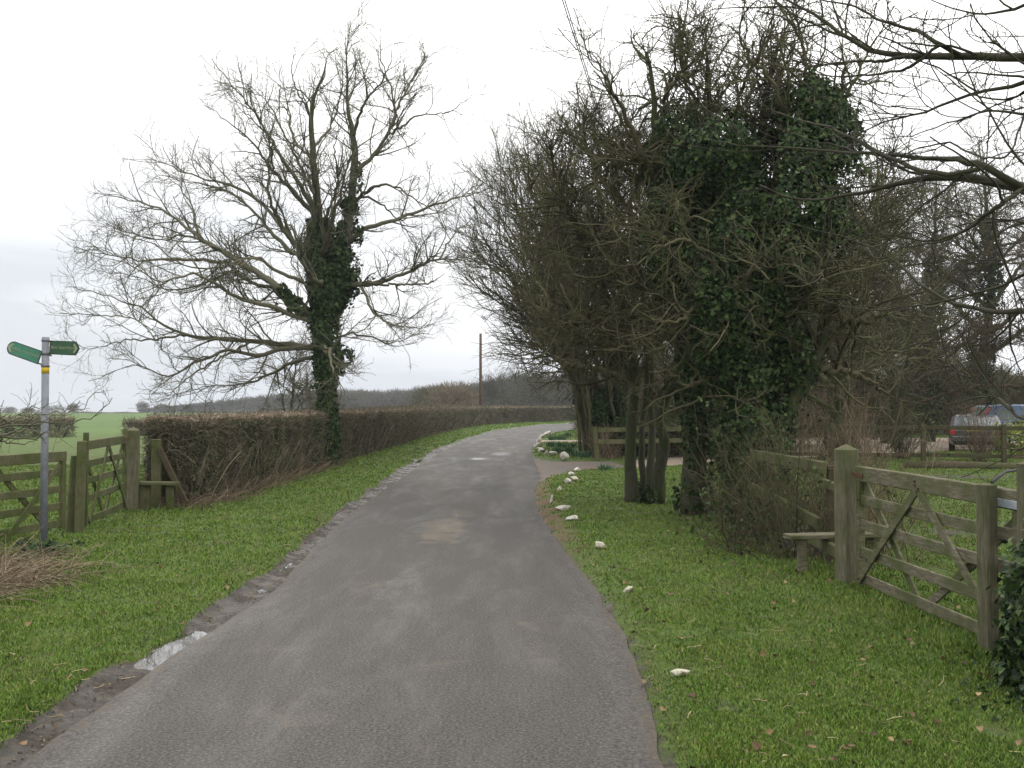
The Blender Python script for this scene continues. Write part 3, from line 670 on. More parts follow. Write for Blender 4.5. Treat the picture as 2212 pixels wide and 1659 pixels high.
l1 = [st(p, Y1, .07, .012, d) for p, d in [
      ([(1372, 820), (1320, 740), (1260, 690), (1190, 640), (1150, 580)], -.8), ([(1365, 760), (1300, 640), (1240, 560), (1180, 470), (1130, 400)], .5),
      ([(1352, 700), (1290, 600), (1240, 480), (1200, 380), (1190, 300)], -1.2), ([(1370, 830), (1310, 800), (1250, 790), (1180, 760), (1130, 700)], 1.0),
      ([(1400, 700), (1380, 600), (1340, 500), (1330, 400), (1310, 280)], -1.5), ([(1402, 720), (1450, 600), (1480, 500), (1500, 380)], -1.5),
      ([(1424, 690), (1380, 600), (1300, 520), (1240, 420), (1240, 320)], 1.5), ([(1468, 810), (1440, 720), (1380, 680), (1300, 700), (1250, 740)], -1.4),
      ([(1372, 820), (1420, 740), (1480, 700), (1540, 690)], -1.2), ([(1424, 880), (1480, 800), (1540, 790), (1600, 760)], -.6),
      ([(1352, 700), (1300, 690), (1240, 700), (1170, 680)], -2), ([(1400, 820), (1350, 730), (1290, 740), (1230, 770)], 2)]]
build_tree('hawthorn_tree', 'bare mossy tree with four stems from one base on the right verge', 'tree', gnd(1390, 1090), t1, l1, dl(330, 2300, 6500, .9), M['moss_bark'], M['twig'],
           ivy=[(0, 250, .05, 0, .07), (2, 250, .05, 0, .06), (3, 300, .05, 0, .06)], ivmat='ivy_light', ivsize=.05)

Y2 = 14.4
t2 = [st([(1500, 1120), (1498, 1000), (1500, 880), (1492, 750), (1470, 600), (1445, 430), (1418, 280), (1405, 150), (1398, 110)], Y2, .20, .015, .2),
      st([(1494, 760), (1510, 640), (1530, 480), (1528, 330), (1532, 200), (1524, 70)], Y2, .12, .012, -.5)]
l2 = [st(p, Y2, .06, .01, d) for p, d in [
      ([(1445, 430), (1390, 340), (1350, 250), (1310, 180), (1290, 130)], -.8), ([(1530, 400), (1580, 300), (1600, 200), (1640, 110)], -.6),
      ([(1528, 300), (1490, 200), (1470, 120), (1466, 40)], .4), ([(1470, 600), (1400, 500), (1330, 430), (1270, 330), (1240, 240)], .6),
      ([(1418, 300), (1440, 200), (1480, 140), (1500, 60)], .8), ([(1490, 700), (1430, 640), (1350, 600), (1290, 520), (1250, 430)], .8),
      ([(1500, 560), (1560, 480), (1630, 380), (1660, 250), (1700, 130)], .6), ([(1492, 750), (1440, 720), (1380, 740), (1300, 760)], -.6),
      ([(1525, 500), (1480, 420), (1400, 400), (1330, 350), (1290, 280)], .7), ([(1530, 350), (1600, 340), (1660, 300), (1720, 290)], .9), ([(1512, 560), (1450, 520), (1380, 480), (1320, 500)], -1.5)]]
build_tree('ivied_tree', 'tree with straight ivy-covered trunk right of the four-stemmed tree', 'tree', gnd(1500, 1115), t2, l2, dl(250, 1500, 4300, .9), M['moss_bark'], M['twig'],
           ivy=[(0, 5500, .10, .02, .5), (0, 3500, .28, .45, .8), (1, 4000, .35, .1, .75)],
           blobs=[(at(u, v, Y2 + d), (a * Y2 / F, .6, b * Y2 / F), n_) for u, v, d, a, b, n_ in
                  [(1440, 520, -.5, 60, 120, 2400), (1475, 300, .2, 75, 80, 3000), (1500, 430, 0, 100, 110, 3000), (1470, 560, .1, 75, 100, 2200), (1550, 380, .3, 80, 90, 2200), (1530, 700, .1, 60, 90, 1500)]], ivsize=.056)
Y3 = 13.5
t3 = [st([(1625, 1135), (1618, 1000), (1612, 880), (1600, 740), (1620, 590), (1670, 420), (1720, 280), (1745, 190)], Y3, .24, .02, .2),
      st([(1648, 1060), (1665, 960), (1700, 890), (1745, 810), (1775, 750), (1790, 680), (1840, 580), (1900, 480)], Y3, .13, .02, -.3),
      st([(1600, 740), (1590, 600), (1600, 450), (1640, 300), (1660, 180), (1690, 60)], Y3 + .3, .14, .012, .5)]
l3 = [st(p, Y3, .06, .01, d) for p, d in [
      ([(1720, 280), (1740, 180), (1730, 90), (1700, 20)], .5), ([(1670, 420), (1760, 330), (1810, 230), (1860, 150), (1880, 60)], .6),
      ([(1775, 750), (1840, 700), (1900, 690), (1960, 640)], -.8), ([(1790, 690), (1800, 600), (1840, 500), (1900, 420), (1920, 330)], .8),
      ([(1620, 590), (1540, 560), (1480, 520), (1400, 540)], -1.3), ([(1660, 450), (1600, 380), (1540, 350), (1470, 360)], 1.0),
      ([(1610, 860), (1540, 820), (1480, 830), (1420, 790)], -.6), ([(1720, 300), (1680, 200), (1620, 120), (1590, 60)], -.6),
      ([(1630, 640), (1720, 560), (1790, 520), (1850, 440)], .9), ([(1745, 810), (1700, 720), (1690, 620), (1660, 540)], -1.1),
      ([(1745, 810), (1830, 800), (1880, 830), (1930, 860)], .6), ([(1600, 740), (1660, 660), (1740, 640), (1800, 560)], -1.3), ([(1590, 620), (1530, 640), (1470, 690), (1400, 690)], -1.5)]]
build_tree('ivy_clad_tree', 'huge tree smothered in dark ivy with one limb leaning right', 'tree', gnd(1620, 1125), t3, l3, dl(270, 1700, 4600, .9), M['moss_bark'], M['twig'],
           ivy=[(0, 9000, .22, .0, .6), (1, 500, .05, .0, .5), (2, 4000, .4, 0, .6)],
           blobs=[(at(u, v, Y3 + d), (a * Y3 / F, c, b * Y3 / F), n_) for u, v, d, a, b, c, n_ in
                  [(1560, 330, -.2, 90, 80, .5, 3200), (1640, 560, -.5, 110, 130, .5, 4500), (1560, 660, -.5, 80, 120, .5, 3200), (1700, 460, -.4, 110, 100, .5, 3600), (1745, 250, .3, 95, 85, .6, 4600), (1700, 370, .1, 130, 110, .75, 4800), (1790, 300, .6, 70, 80, .6, 2200), (1590, 470, .5, 120, 130, .7, 4500), (1720, 520, .3, 120, 120, .7, 3800),
                   (1620, 640, 0, 120, 120, .8, 4500), (1590, 790, .1, 110, 110, .7, 4200), (1680, 730, .2, 80, 110, .6, 2800), (1620, 930, .1, 90, 120, .6, 4200), (1640, 1060, 0, 60, 70, .5, 1600), (1560, 560, .2, 90, 110, .7, 3000), (1500, 360, .3, 80, 90, .6, 2200)]], ivsize=.058)

# fan-shaped hazel sprays over the lane
def fan(base, tips, Y, r0, bulge=.35):
    o = []
    b = np.array([*base, 0.]) if len(base) == 2 else base
    for (u, v, d) in tips:
        e = at(u, v, Y + d); s = b.copy(); s[:2] += rng.normal(size=2) * .15
        m = s + (e - s) * .45; m[2] += bulge * np.linalg.norm(e[:2] - s[:2]) * .5; m += rng.normal(size=3) * .12
        m2 = s + (e - s) * [.10, .10, .0]; m2[2] += 1.5 + .1 * e[2]; m[2] = max(m[2], 1.9 + .4 * e[2])
        o.append(np.array([[*s, r0], [*m2, r0 * .8], [*m, r0 * .6], [*e, .008]]))
    return o
b4 = gnd(1272, 985)
tips4 = [(1030, 500, -3), (1050, 420, -1), (1080, 350, -2), (1130, 310, 0), (1180, 300, 2), (1230, 290, 1), (1010, 590, -2), (1035, 660, 0), (1075, 730, -1), (1110, 790, -2), (1150, 800, 1), (1290, 280, 2), (1340, 330, 0), (1160, 420, -4), (1100, 560, -4), (1200, 500, -4), (1250, 420, -3), (1120, 660, 3), (1180, 720, 3), (1060, 560, 2), (1020, 540, -1), (1045, 620, -3), (1090, 700, -2), (1130, 740, -3), (1070, 450, 1), (1110, 380, -3), (1160, 340, -2), (1220, 350, -4), (1140, 600, -5), (1200, 650, -5), (1240, 560, -5)]
s4 = fan(b4, tips4, b4[1], .055)
build_tree('hazel_tree', 'bare twiggy tree spraying leftwards over the bend of the lane', 'tree', b4, s4[:8], s4[8:],
    [dict(n=520, L=2.6, ang=(12, 40), K=9, up=.05, wig=.09, r=(.026, .011), t=(.4, 1), S=4), dict(n=3600, L=1.3, ang=(12, 40), K=7, up=.05, wig=.10, r=(.012, .008)), dict(n=9000, L=.6, ang=(15, 50), K=4, up=.02, wig=.15, r=(.0065, .0042))], M['moss_bark'], M['twig'],
    ivy=[(0, 500, .15, .0, .25), (1, 500, .15, .0, .25)], ivsize=.09)
b5 = gnd(1335, 985)
s5 = fan(b5, [(1250, 270, 0), (1300, 240, 2), (1360, 260, -1), (1200, 400, -2), (1160, 520, -1), (1420, 330, 1), (1170, 700, -2), (1230, 620, -3), (1300, 450, -3), (1340, 600, -3), (1400, 500, 1), (1450, 600, 2), (1200, 790, -1)], b5[1], .07)
build_tree('overgrown_tree', 'twiggy tree with ivied foot beside the driveway fence corner', 'tree', b5, s5[:6], s5[6:],
    [dict(n=260, L=2.3, ang=(20, 50), K=8, up=.03, wig=.13, r=(.026, .011), t=(.2, 1), S=4), dict(n=1900, L=1.2, ang=(20, 50), K=6, up=.03, wig=.15, r=(.012, .008)), dict(n=6000, L=.55, ang=(20, 55), K=4, up=.02, wig=.18, r=(.0065, .0042))], M['moss_bark'], M['twig'],
    ivy=[(0, 1500, .3, .0, .35), (1, 1500, .3, .0, .35), (2, 1200, .3, 0, .3)], blobs=[(at(1300, 890, b5[1]), (.35, .4, .75), 2500), (at(1275, 860, b5[1] + 1), (.5, .4, .7), 1800)], ivsize=.09)

# garden trees behind the right gate
def free_tree(name, label, x, y, H, spread, nst, r0, levels, twig, bark, lean=(0, 0), ivyt=None, group=None, low=.3, sd=0):
    tr = []; lm = []
    for k in range(nst):
        a = rng.uniform(0, 6.28); s = spread * (.15 if nst == 1 else .5)
        e = np.array([x + lean[0] + math.cos(a) * s, y + lean[1] + math.sin(a) * s, H * rng.uniform(.85, 1)])
        b = np.array([x + rng.normal() * .1, y + rng.normal() * .1, -.1]); m = b + (e - b) * .5 + rng.normal(size=3) * .06 * H
        tr.append(np.array([[*b, r0 * 1.25], [*(b + (m - b) * .3), r0], [*m, r0 * .6], [*e, .012]]))
    for k in range(22):
        s = tr[k % nst]; f = rng.uniform(low, .9); P, R = resample(s, 12); i = int(f * 11); p = P[i]
        a = rng.uniform(0, 6.28); L = spread * (1.15 - .75 * (f - low) / (1 - low)) * rng.uniform(.7, 1.1)
        e = p + np.array([math.cos(a) * L, math.sin(a) * L, L * rng.uniform(.1, .9) * (.4 + f)])
        m = (p + e) / 2 + np.array([0, 0, .12 * L]) + rng.normal(size=3) * .08 * L
        lm.append(np.array([[*p, R[i] * .55], [*m, R[i] * .35], [*e, .009]]))
    iv = [(i, ivyt[0], ivyt[1], .05, ivyt[2]) for i in range(nst)] if ivyt else ()
    return build_tree(name, label, 'tree', (x, y), tr, lm, levels, bark, twig, ivy=iv, ivsize=.12, group=group)
LV = lambda a, b, c, k, r=1: [dict(n=int(a * .7), L=2.0 * k, ang=(25, 60), K=7, up=.04, wig=.18, r=(.028 * r, .011 * r), t=(.2, 1), S=4), dict(n=int(b * .55), L=1.0 * k, ang=(25, 70), K=5, up=.02, wig=.2, r=(.013 * r, .007 * r)), dict(n=int(c * .38), L=.5 * k, ang=(25, 75), K=4, up=.02, wig=.22, r=(.0075 * r, .0045 * r))]
free_tree('garden_tree', 'dark tangled thorn tree just behind the leaning ivied limb', 12.2, 37.5, 9.4, 4.0, 2, .16, LV(420, 3800, 15000, .9, 1.1), M['red_twig'], M['moss_bark'], low=.2)
free_tree('garden_tree', 'low spreading reddish thorn tree in the garden above the lawn', 14.6, 38.0, 8.4, 4.4, 2, .15, LV(480, 4200, 17000, .9), M['red_twig'], M['moss_bark'], low=.22, lean=(1, 0))
free_tree('garden_tree', 'big thorn tree drooping over the parked cars', 20.5, 31.0, 8.0, 4.6, 2, .17, LV(520, 4600, 19000, 1), M['red_twig'], M['moss_bark'], low=.42, lean=(-1.5, 0))
free_tree('ivied_garden_tree', 'tall background tree with ivied trunk, left of a taller twin', 18.6, 44.5, 12.5, 3.6, 1, .24, LV(420, 3600, 14000, 1.1, 1.2), M['twig'], M['moss_bark'], ivyt=(5000, .42, .68), low=.3)
free_tree('ivied_garden_tree', 'tallest background tree with ivied trunk, at the far right', 20.6, 45.5, 14.0, 4.0, 1, .26, LV(420, 3600, 14000, 1.1, 1.2), M['twig'], M['moss_bark'], ivyt=(5500, .45, .72), low=.3)
free_tree('ivied_garden_tree', 'slim background tree with ivy on its lower trunk, behind the thorns', 15.6, 42.5, 11.0, 3.2, 1, .2, LV(320, 2800, 11000, 1.0, 1.2), M['twig'], M['moss_bark'], ivyt=(3500, .35, .5), low=.3)
free_tree('garden_tree', 'bare tree filling the gap behind the huge ivied tree', 8.8, 28.0, 7.6, 3.6, 2, .17, LV(480, 4200, 17000, .9, 1.1), M['twig'], M['moss_bark'], low=.2)
free_tree('garden_tree', 'bare tree standing behind the driveway fence', 5.6, 34.0, 9.5, 4.2, 3, .16, LV(480, 4400, 17000, 1, 1.2), M['twig'], M['moss_bark'], low=.15)
free_tree('garden_tree', 'bare tree behind the hazel, close to the bend', 8.4, 47.0, 10.0, 4.5, 3, .16, LV(400, 3600, 13000, 1.1, 1.5), M['twig'], M['moss_bark'], low=.12)

# the near tree just outside the right edge, its boughs reach into view
YN = 5.7
tn = [np.array([[3.62, 5.25, -.1, .26], [3.6, 5.2, .8, .22], [3.7, 5.1, 1.8, .19], [3.66, 5.1, 3.0, .14], [3.9, 5.2, 4.4, .07]])]
def bough(p0, l, Y, dy, r0, r1):
    a = to3(l, Y, r0, r1, dy); return np.vstack([[*p0, r0 * 1.15], a])
ln = [bough((3.66, 5.1, 3.0), [(2320, 132), (2212, 124), (2080, 121), (1960, 122), (1880, 108), (1810, 70), (1755, 28), (1680, -10), (1600, -60)], 5.6, 1.2, .045, .008),
      bough(at(2070, 120, 5.8), [(2030, 98), (1980, 68), (1900, 42), (1840, 12), (1760, -4), (1680, -30)], 5.8, .9, .02, .005),
      bough(at(1965, 122, 6.0), [(1900, 132), (1840, 134), (1780, 139), (1748, 146)], 6.0, .4, .015, .006),
      bough(at(2015, 123, 5.9), [(1970, 142), (1920, 157), (1830, 165), (1760, 160), (1690, 148)], 5.9, .8, .014, .004),
      bough((3.68, 5.1, 2.4), [(2330, 450), (2212, 408), (2150, 396), (2060, 382), (1985, 388), (1920, 402), (1850, 418), (1770, 432), (1700, 422), (1640, 398)], 5.4, 1.6, .055, .005),
      bough(at(2165, 398, 5.5), [(2130, 362), (2070, 345), (2000, 342), (1900, 333), (1800, 328), (1700, 318), (1600, 312), (1530, 300)], 5.6, 2.0, .03, .005),
      bough(at(2120, 390, 5.6), [(2040, 378), (1950, 352), (1880, 318), (1800, 280), (1740, 262), (1660, 238), (1590, 228)], 5.8, 2.2, .024, .005),
      bough((3.68, 5.1, 2.9), [(2330, 150), (2212, 180), (2150, 192), (2060, 215), (1985, 246), (1910, 262), (1850, 295), (1800, 340)], 5.2, 1.8, .022, .004),
      bough((3.68, 5.1, 2.7), [(2330, 230), (2212, 246), (2130, 240), (2060, 262), (1980, 290), (1900, 300)], 5.0, 1.6, .014, .004),
      bough((3.66, 5.1, 1.9), [(2330, 690), (2212, 672), (2150, 673), (2060, 655), (2000, 622), (1940, 570), (1870, 530), (1780, 500), (1690, 478)], 5.4, 2.2, .03, .004),
      bough((3.66, 5.1, 2.0), [(2330, 560), (2212, 592), (2150, 622), (2050, 648), (1950, 664), (1870, 668), (1780, 650)], 5.2, 2.0, .018, .004),
      bough(at(2212, 408, 5.4), [(2150, 450), (2080, 500), (2000, 520), (1900, 505), (1820, 520)], 5.4, 1.2, .018, .004),
      bough(at(2230, 300, 5.2), [(2180, 330), (2120, 340), (2040, 310), (1960, 330), (1880, 360)], 5.2, 1.4, .015, .004),
      bough((3.66, 5.1, 2.2), [(2330, 380), (2260, 420), (2212, 470), (2120, 480), (2020, 500), (1930, 545)], 5.2, 2.0, .016, .004),
      bough((3.66, 5.1, 1.3), [(2330, 905), (2212, 905), (2160, 862), (2120, 858), (2040, 872), (1960, 850)], 5.2, 1.6, .016, .004),
      bough((3.7, 5.1, 3.4), [(2330, -60), (2212, 10), (2140, 30), (2060, 20), (1980, -20)], 5.4, 1.0, .02, .004)]
for a_ in ln: a_[:, 3] *= .68
nt_ = build_tree('roadside_tree', 'near tree at the right edge whose mossy boughs overhang the gate', 'tree', (3.62, 5.25), tn, ln,
    [dict(n=120, L=.9, ang=(22, 55), K=10, up=.03, wig=.12, r=(.009, .0035), t=(.12, 1), S=5), dict(n=330, L=.45, ang=(30, 65), K=7, up=.02, wig=.15, r=(.0045, .0025), S=4), dict(n=1100, L=.16, ang=(35, 80), K=4, up=.02, wig=.25, r=(.0028, .0018))], M['moss_bark'], M['bough'],
    ivy=[(0, 5200, .22, .0, .42)], blobs=[((3.0, 5.5, .42), (.30, .25, .5), 7200), ((3.12, 5.35, .12), (.5, .45, .2), 3000), ((3.15, 5.5, .8), (.25, .25, .15), 1200)], ivsize=.045, jit=.004)

# bramble and sapling thicket between the ivied trees and the stile
def thicket(name, label, cat, pts, n, H, mat, rad=.45, wig=.1, r=.006, lv=(3, 2), cx=1.0, leafmat=None, nleaf=0, twK=5):
    t = empty(name, (*pts[0], 0), label, cat)
    P0 = np.array(pts)[rng.integers(0, len(pts), n)] + rng.normal(size=(n, 2)) * rad * .6
    K = 9; Q = np.empty((n, K, 3)); Q[:, 0] = np.c_[P0, np.full(n, -.02)]
    d = norm(np.c_[rng.normal(size=(n, 2)) * .28 * cx, np.ones(n)]); L = H * rng.uniform(.45, 1.1, n)[:, None] / (K - 1)
    for k in range(1, K): d = norm(d + rng.normal(size=(n, 3)) * wig); Q[:, k] = Q[:, k - 1] + d * L
    R = r * rng.uniform(.6, 1.5, n)[:, None] * np.linspace(1, .35, K)[None]
    parts = [tubes(Q, R, 4)]
    A, B = spawn(Q, R, n * lv[0], H * .3, ang=(25, 70), K=twK, wig=.2, r=(r * .5, r * .25), t=(.2, 1)); parts.append(tubes(A, B, 3))
    A2, B2 = spawn(A, B, n * lv[0] * lv[1], H * .14, ang=(30, 80), K=4, wig=.25, r=(r * .3, r * .18)); parts.append(tubes(A2, B2, 3))
    v, f = merge(parts); meshobj('stem', v, f, mat, t, smooth=True)
    if nleaf:
        i = rng.integers(0, len(A2), nleaf); p = A2[i, -1]; v, f = leaves(p, np.tile([0, 0, 1.], (nleaf, 1)), .05, 'kite', .2, 1)
        meshobj('foliage', v, f, leafmat, t)
    return t
thicket('bramble_thicket', 'brown bramble and sapling thicket left of the wooden stile', 'thicket', [(2.8, 10.6), (2.95, 10.3), (3.1, 11.2), (2.95, 11.6), (3.2, 10.2), (2.9, 12.4), (3.4, 12.2), (3.5, 11.0)], 170, 1.65, M['twig'], .40, .12, .006, (5, 3), nleaf=350, leafmat=M['ivy'])
thicket('dead_sapling_clump', 'pale upright dead shoots growing behind the stile', 'shrub', [(3.5, 10.4), (3.7, 11.0), (3.6, 9.9), (4.2, 11.4)], 110, 1.7, M['tan_twig'], .35, .09, .005, (4, 2))
thicket('low_bramble', 'low arching brambles at the foot of the ivied trees', 'bramble', [(2.55, 11.2), (2.75, 12.0), (2.5, 10.5), (2.75, 12.8)], 90, .9, M['red_twig'], .4, .3, .005, (5, 3), cx=2.6, nleaf=500, leafmat=M['ivy'])
for k, (x, y, lb) in enumerate([(11.1, 28.7, 'bare multi-stemmed shrub on the lawn left of the fence post'), (12.55, 27.0, 'brown bare shrub in front of the parked cars'), (9.4, 28.2, 'sparse bare shrub behind the stile gatepost')]):
    thicket('garden_shrub', lb, 'shrub', [(x, y)], 60, 2.1, M['tan_twig'] if k else M['twig'], .16, .10, .009, (5, 3), cx=1.0, nleaf=120, leafmat=M['ivy_light'])
thicket('dogwood_clump', 'upright golden-brown shoots in front of the garden thorns', 'shrub', [(10.5, 33.6), (11.5, 34), (9.3, 33.2), (8.4, 32.6)], 170, 2.4, M['tan_twig'], .7, .08, .011, (4, 2), cx=.7, nleaf=700, leafmat=M['laurel'])
def leafy(name, label, c, rad, n_, size, mat, shape='kite', nst=24):
    t = empty(name, (c[0], c[1], 0), label, 'shrub')
    v, f = ivy_blob(c, rad, n_, size, shape); meshobj('foliage', v, f, mat, t)
    P = np.stack([np.stack([np.array([c[0], c[1], -.02]) + rng.normal(size=3) * [.1, .1, 0]] * nst), np.array(c) + rng.normal(size=(nst, 3)) * np.array(rad) * .35, np.array(c) + norm(rng.normal(size=(nst, 3)) + [0, 0, .5]) * np.array(rad) * .9], 1)
    v, f = tubes(P, np.tile([.02, .012, .005], (nst, 1)), 5); meshobj('stem', v, f, M['twig'], t); return t
leafy('golden_shrub', 'rounded golden-green leafy shrub in front of the blue car', (15.1, 29.5, .55), (1.0, .7, .62), 5200, .075, M['yellow_leaf'])
leafy('laurel_shrub', 'glossy green leafy shrub seen between the two ivied trunks', (5.3, 31.4, 1.3), (.75, .7, 1.1), 3500, .13, M['laurel'], 'long')
leafy('ivy_bush', 'dark ivy bush behind the driveway fence', (3.6, 30.4, .6), (.7, .5, .6), 2600, .09, M['ivy'])

# shrub belt closing the garden: copies of two bushes
def belt():
    protos = []
    for k in range(2):
        t = empty('garden_bush', (0, 0, 0), None, 'shrub'); n_ = 130; K = 7
        Q = np.empty((n_, K, 3)); Q[:, 0] = rng.normal(size=(n_, 3)) * [.5, .4, 0]; d = norm(np.c_[rng.normal(size=(n_, 2)) * .7, np.ones(n_)])
        for i in range(1, K): d = norm(d + rng.normal(size=(n_, 3)) * .12); Q[:, i] = Q[:, i - 1] + d * rng.uniform(.35, .75, n_)[:, None]
        R = np.tile(np.linspace(.03, .012, K), (n_, 1)); A, B = spawn(Q, R, 2400, 1.1, ang=(20, 60), K=5, wig=.2, r=(.014, .009)); C, D = spawn(A, B, 9000, .5, ang=(20, 70), K=3, wig=.2, r=(.010, .007))
        v, f = merge([tubes(Q, R, 4), tubes(A, B, 3), tubes(C, D, 3)]); meshobj('crown', v, f, [M['twig'], M['tan_twig']][k], t)
        i = rng.integers(0, len(C), 1800); v, f = leaves(C[i, -1], norm(rng.normal(size=(1800, 3))), .14, 'kite'); meshobj('foliage', v, f, M['ivy'], t)
        protos.append(t)
    sp_ = [(6.5 + 1.9 * i + rng.normal() * .4, 53.5 + rng.normal() * 2.2 - .12 * i) for i in range(15)] + [(8.0 + 2.2 * i, 57 + rng.normal() * 1.5) for i in range(13)] + [(7.2 + .8 * i, 36.5 + 1.0 * i) for i in range(5)]
    for i, (x, y) in enumerate(sp_):
        p = protos[i % 2] if i > 1 else protos[i]
        if i < 2: o = p
        else:
            o = p.copy(); COL.objects.link(o)
            for ch in p.children:
                c = ch.copy(); COL.objects.link(c); c.parent = o
        o.location = (x, y, 0); o.rotation_euler = (0, 0, rng.uniform(0, 6.28)); s = rng.uniform(.75, 1.25) * (.8 if i >= 28 else 1); o.scale = (s, s, s * rng.uniform(.9, 1.15))
        meta(o, 'dark bare bush in the dense belt behind the garden', 'shrub', 'bushes closing the back of the garden')
belt()

# ---------------------------------------------------------------- hedges
def hedge(name, label, path, W, H, dens_, tw, tops, nleaf=0, lmat='ivy', size=1.0, group=None, core=True, gaps=0.0):
    path = np.array(path, float); d = np.concatenate([[0], np.cumsum(np.linalg.norm(np.diff(path, axis=0), axis=1))]); L = d[-1]
    t = empty(name, (*path[0], 0), label, 'hedge', group)
    def at_s(s): return np.stack([np.interp(s, d, path[:, 0]), np.interp(s, d, path[:, 1])], 1)
    def nrm_s(s): q = at_s(np.minimum(s + .3, L)) - at_s(np.maximum(s - .3, 0)); q = norm(q); return np.stack([q[:, 1], -q[:, 0]], 1)
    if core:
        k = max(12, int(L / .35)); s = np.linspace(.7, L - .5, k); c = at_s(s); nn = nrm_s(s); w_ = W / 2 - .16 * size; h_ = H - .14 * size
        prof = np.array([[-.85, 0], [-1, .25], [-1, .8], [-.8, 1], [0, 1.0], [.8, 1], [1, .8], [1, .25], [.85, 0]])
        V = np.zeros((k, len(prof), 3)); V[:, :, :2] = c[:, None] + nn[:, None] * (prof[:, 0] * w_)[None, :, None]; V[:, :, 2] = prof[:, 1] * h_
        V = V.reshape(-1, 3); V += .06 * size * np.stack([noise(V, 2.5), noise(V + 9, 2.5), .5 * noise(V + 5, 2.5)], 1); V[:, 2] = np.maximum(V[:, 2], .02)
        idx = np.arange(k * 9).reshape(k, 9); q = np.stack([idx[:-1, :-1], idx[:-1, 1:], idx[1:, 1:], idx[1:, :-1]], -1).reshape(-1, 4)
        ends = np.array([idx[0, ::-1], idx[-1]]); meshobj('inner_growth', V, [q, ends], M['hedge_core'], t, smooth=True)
    def along(n_):   # nearer stretches show larger, so they carry more twigs
        s = rng.uniform(0, L, n_ * 2); p = at_s(s); w_ = 1 / np.maximum(np.hypot(p[:, 0], p[:, 1]), 14) ** dens_; i = rng.choice(n_ * 2, n_, p=w_ / w_.sum()); return s[i], np.hypot(p[i, 0], p[i, 1])
    n_ = tw; s, D = along(n_); c = at_s(s); nn = nrm_s(s)
    face = rng.uniform(0, 1, n_); sgn = np.where(rng.uniform(0, 1, n_) < .8, 1, -1)
    off = np.where(face < .62, sgn * W / 2 * rng.uniform(.72, 1.02, n_), rng.uniform(-1, 1, n_) * W / 2)
    z = np.where(face < .62, H * rng.uniform(.02, 1, n_), H * rng.uniform(.86, 1.0, n_))
    p = np.c_[c + nn * off[:, None], z]; lod = np.maximum(1, D / 22) * size
    p[:, :2] += nn * (.10 * noise(p, 1.3) + .05 * noise(p, 4))[:, None] * np.sign(off)[:, None]; p[:, 2] += .03 * noise(p, 1.5)
    dirv = np.where((face < .62)[:, None], np.c_[nn * np.sign(off)[:, None] * .55, np.full(n_, .25)], np.c_[nn * .0, np.full(n_, .8)]) + rng.normal(size=(n_, 3)) * [.8, .8, .6]
    dirv = norm(dirv); le = rng.uniform(.08, .3, n_) * np.minimum(lod, 2.2)
    K = 4; Q = np.empty((n_, K, 3)); Q[:, 0] = p - dirv * (le * .5)[:, None]; dd_ = dirv
    for k in range(1, K): dd_ = norm(dd_ + rng.normal(size=(n_, 3)) * .25); Q[:, k] = Q[:, k - 1] + dd_ * (le / (K - 1))[:, None]
    Q[:, :, 2] = np.maximum(Q[:, :, 2], .01)
    R = (.0042 * lod * rng.uniform(.6, 1.6, n_))[:, None] * np.linspace(1, .5, K)[None]
    m = n_ // 9; tg = norm(at_s(np.array([1.0])) - at_s(np.array([0.0])))[0]; nr_ = np.array([tg[1], -tg[0]])
    o1 = rng.uniform(-1, 1, m); zz = rng.uniform(.01, 1, m); dep = rng.uniform(-.05, .75, m) ** 1 + .22 * np.abs(o1) ** 3 + .12 * zz ** 4
    pe = np.c_[path[0] + tg * dep[:, None] + nr_ * (o1 * W / 2)[:, None], zz * H]; pe[:, :2] += tg * (.12 * noise(pe, 1.6))[:, None]
    dv = norm(np.c_[-tg * .5 + 0 * pe[:, :2], np.full(m, .25)] + rng.normal(size=(m, 3)) * .7); le = rng.uniform(.08, .32, m); QE = np.empty((m, K, 3)); QE[:, 0] = pe - dv * (le * .5)[:, None]
    for k in range(1, K): dv = norm(dv + rng.normal(size=(m, 3)) * .25); QE[:, k] = QE[:, k - 1] + dv * (le / (K - 1))[:, None]
    QE[:, :, 2] = np.maximum(QE[:, :, 2], .01); Q = np.concatenate([Q, QE]); R = np.concatenate([R, (.0042 * size * rng.uniform(.6, 1.6, m))[:, None] * np.linspace(1, .5, K)[None]])
    v, f = tubes(Q, R, 3); meshobj('twigs', v, f, M['hedge_twig'], t, smooth=True)
    # vertical and slanting stems showing in the face
    m = n_ // 75; s, D = along(m); c = at_s(s); nn = nrm_s(s); lod = np.maximum(1, D / 22) * size
    K = 6; Q = np.empty((m, K, 3)); Q[:, 0] = np.c_[c + nn * (W / 2 * rng.uniform(.7, 1.05, m))[:, None], np.zeros(m)]; dd_ = norm(np.c_[rng.normal(size=(m, 2)) * .2, np.ones(m)])
    for k in range(1, K): dd_ = norm(dd_ + rng.normal(size=(m, 3)) * .12); Q[:, k] = Q[:, k - 1] + dd_ * (H * rng.uniform(.4, .95, m) / (K - 1))[:, None]
    Q[:, :, 2] = np.clip(Q[:, :, 2], 0, H)
    v, f = tubes(Q, (.008 * lod * rng.uniform(.5, 1.6, m))[:, None] * np.linspace(1, .5, K)[None], 4); meshobj('stem', v, f, M['hedge_twig'], t)
    # cut tips on top
    m = tops; s, D = along(m); c = at_s(s); nn = nrm_s(s); lod = np.maximum(1, D / 22) * size
    p = np.c_[c + nn * (W / 2 * rng.uniform(-1, 1.03, m))[:, None], H + rng.normal(size=m) * .018 * size]; p[:, 2] += .03 * noise(p * [1, 1, 0], 1.5)
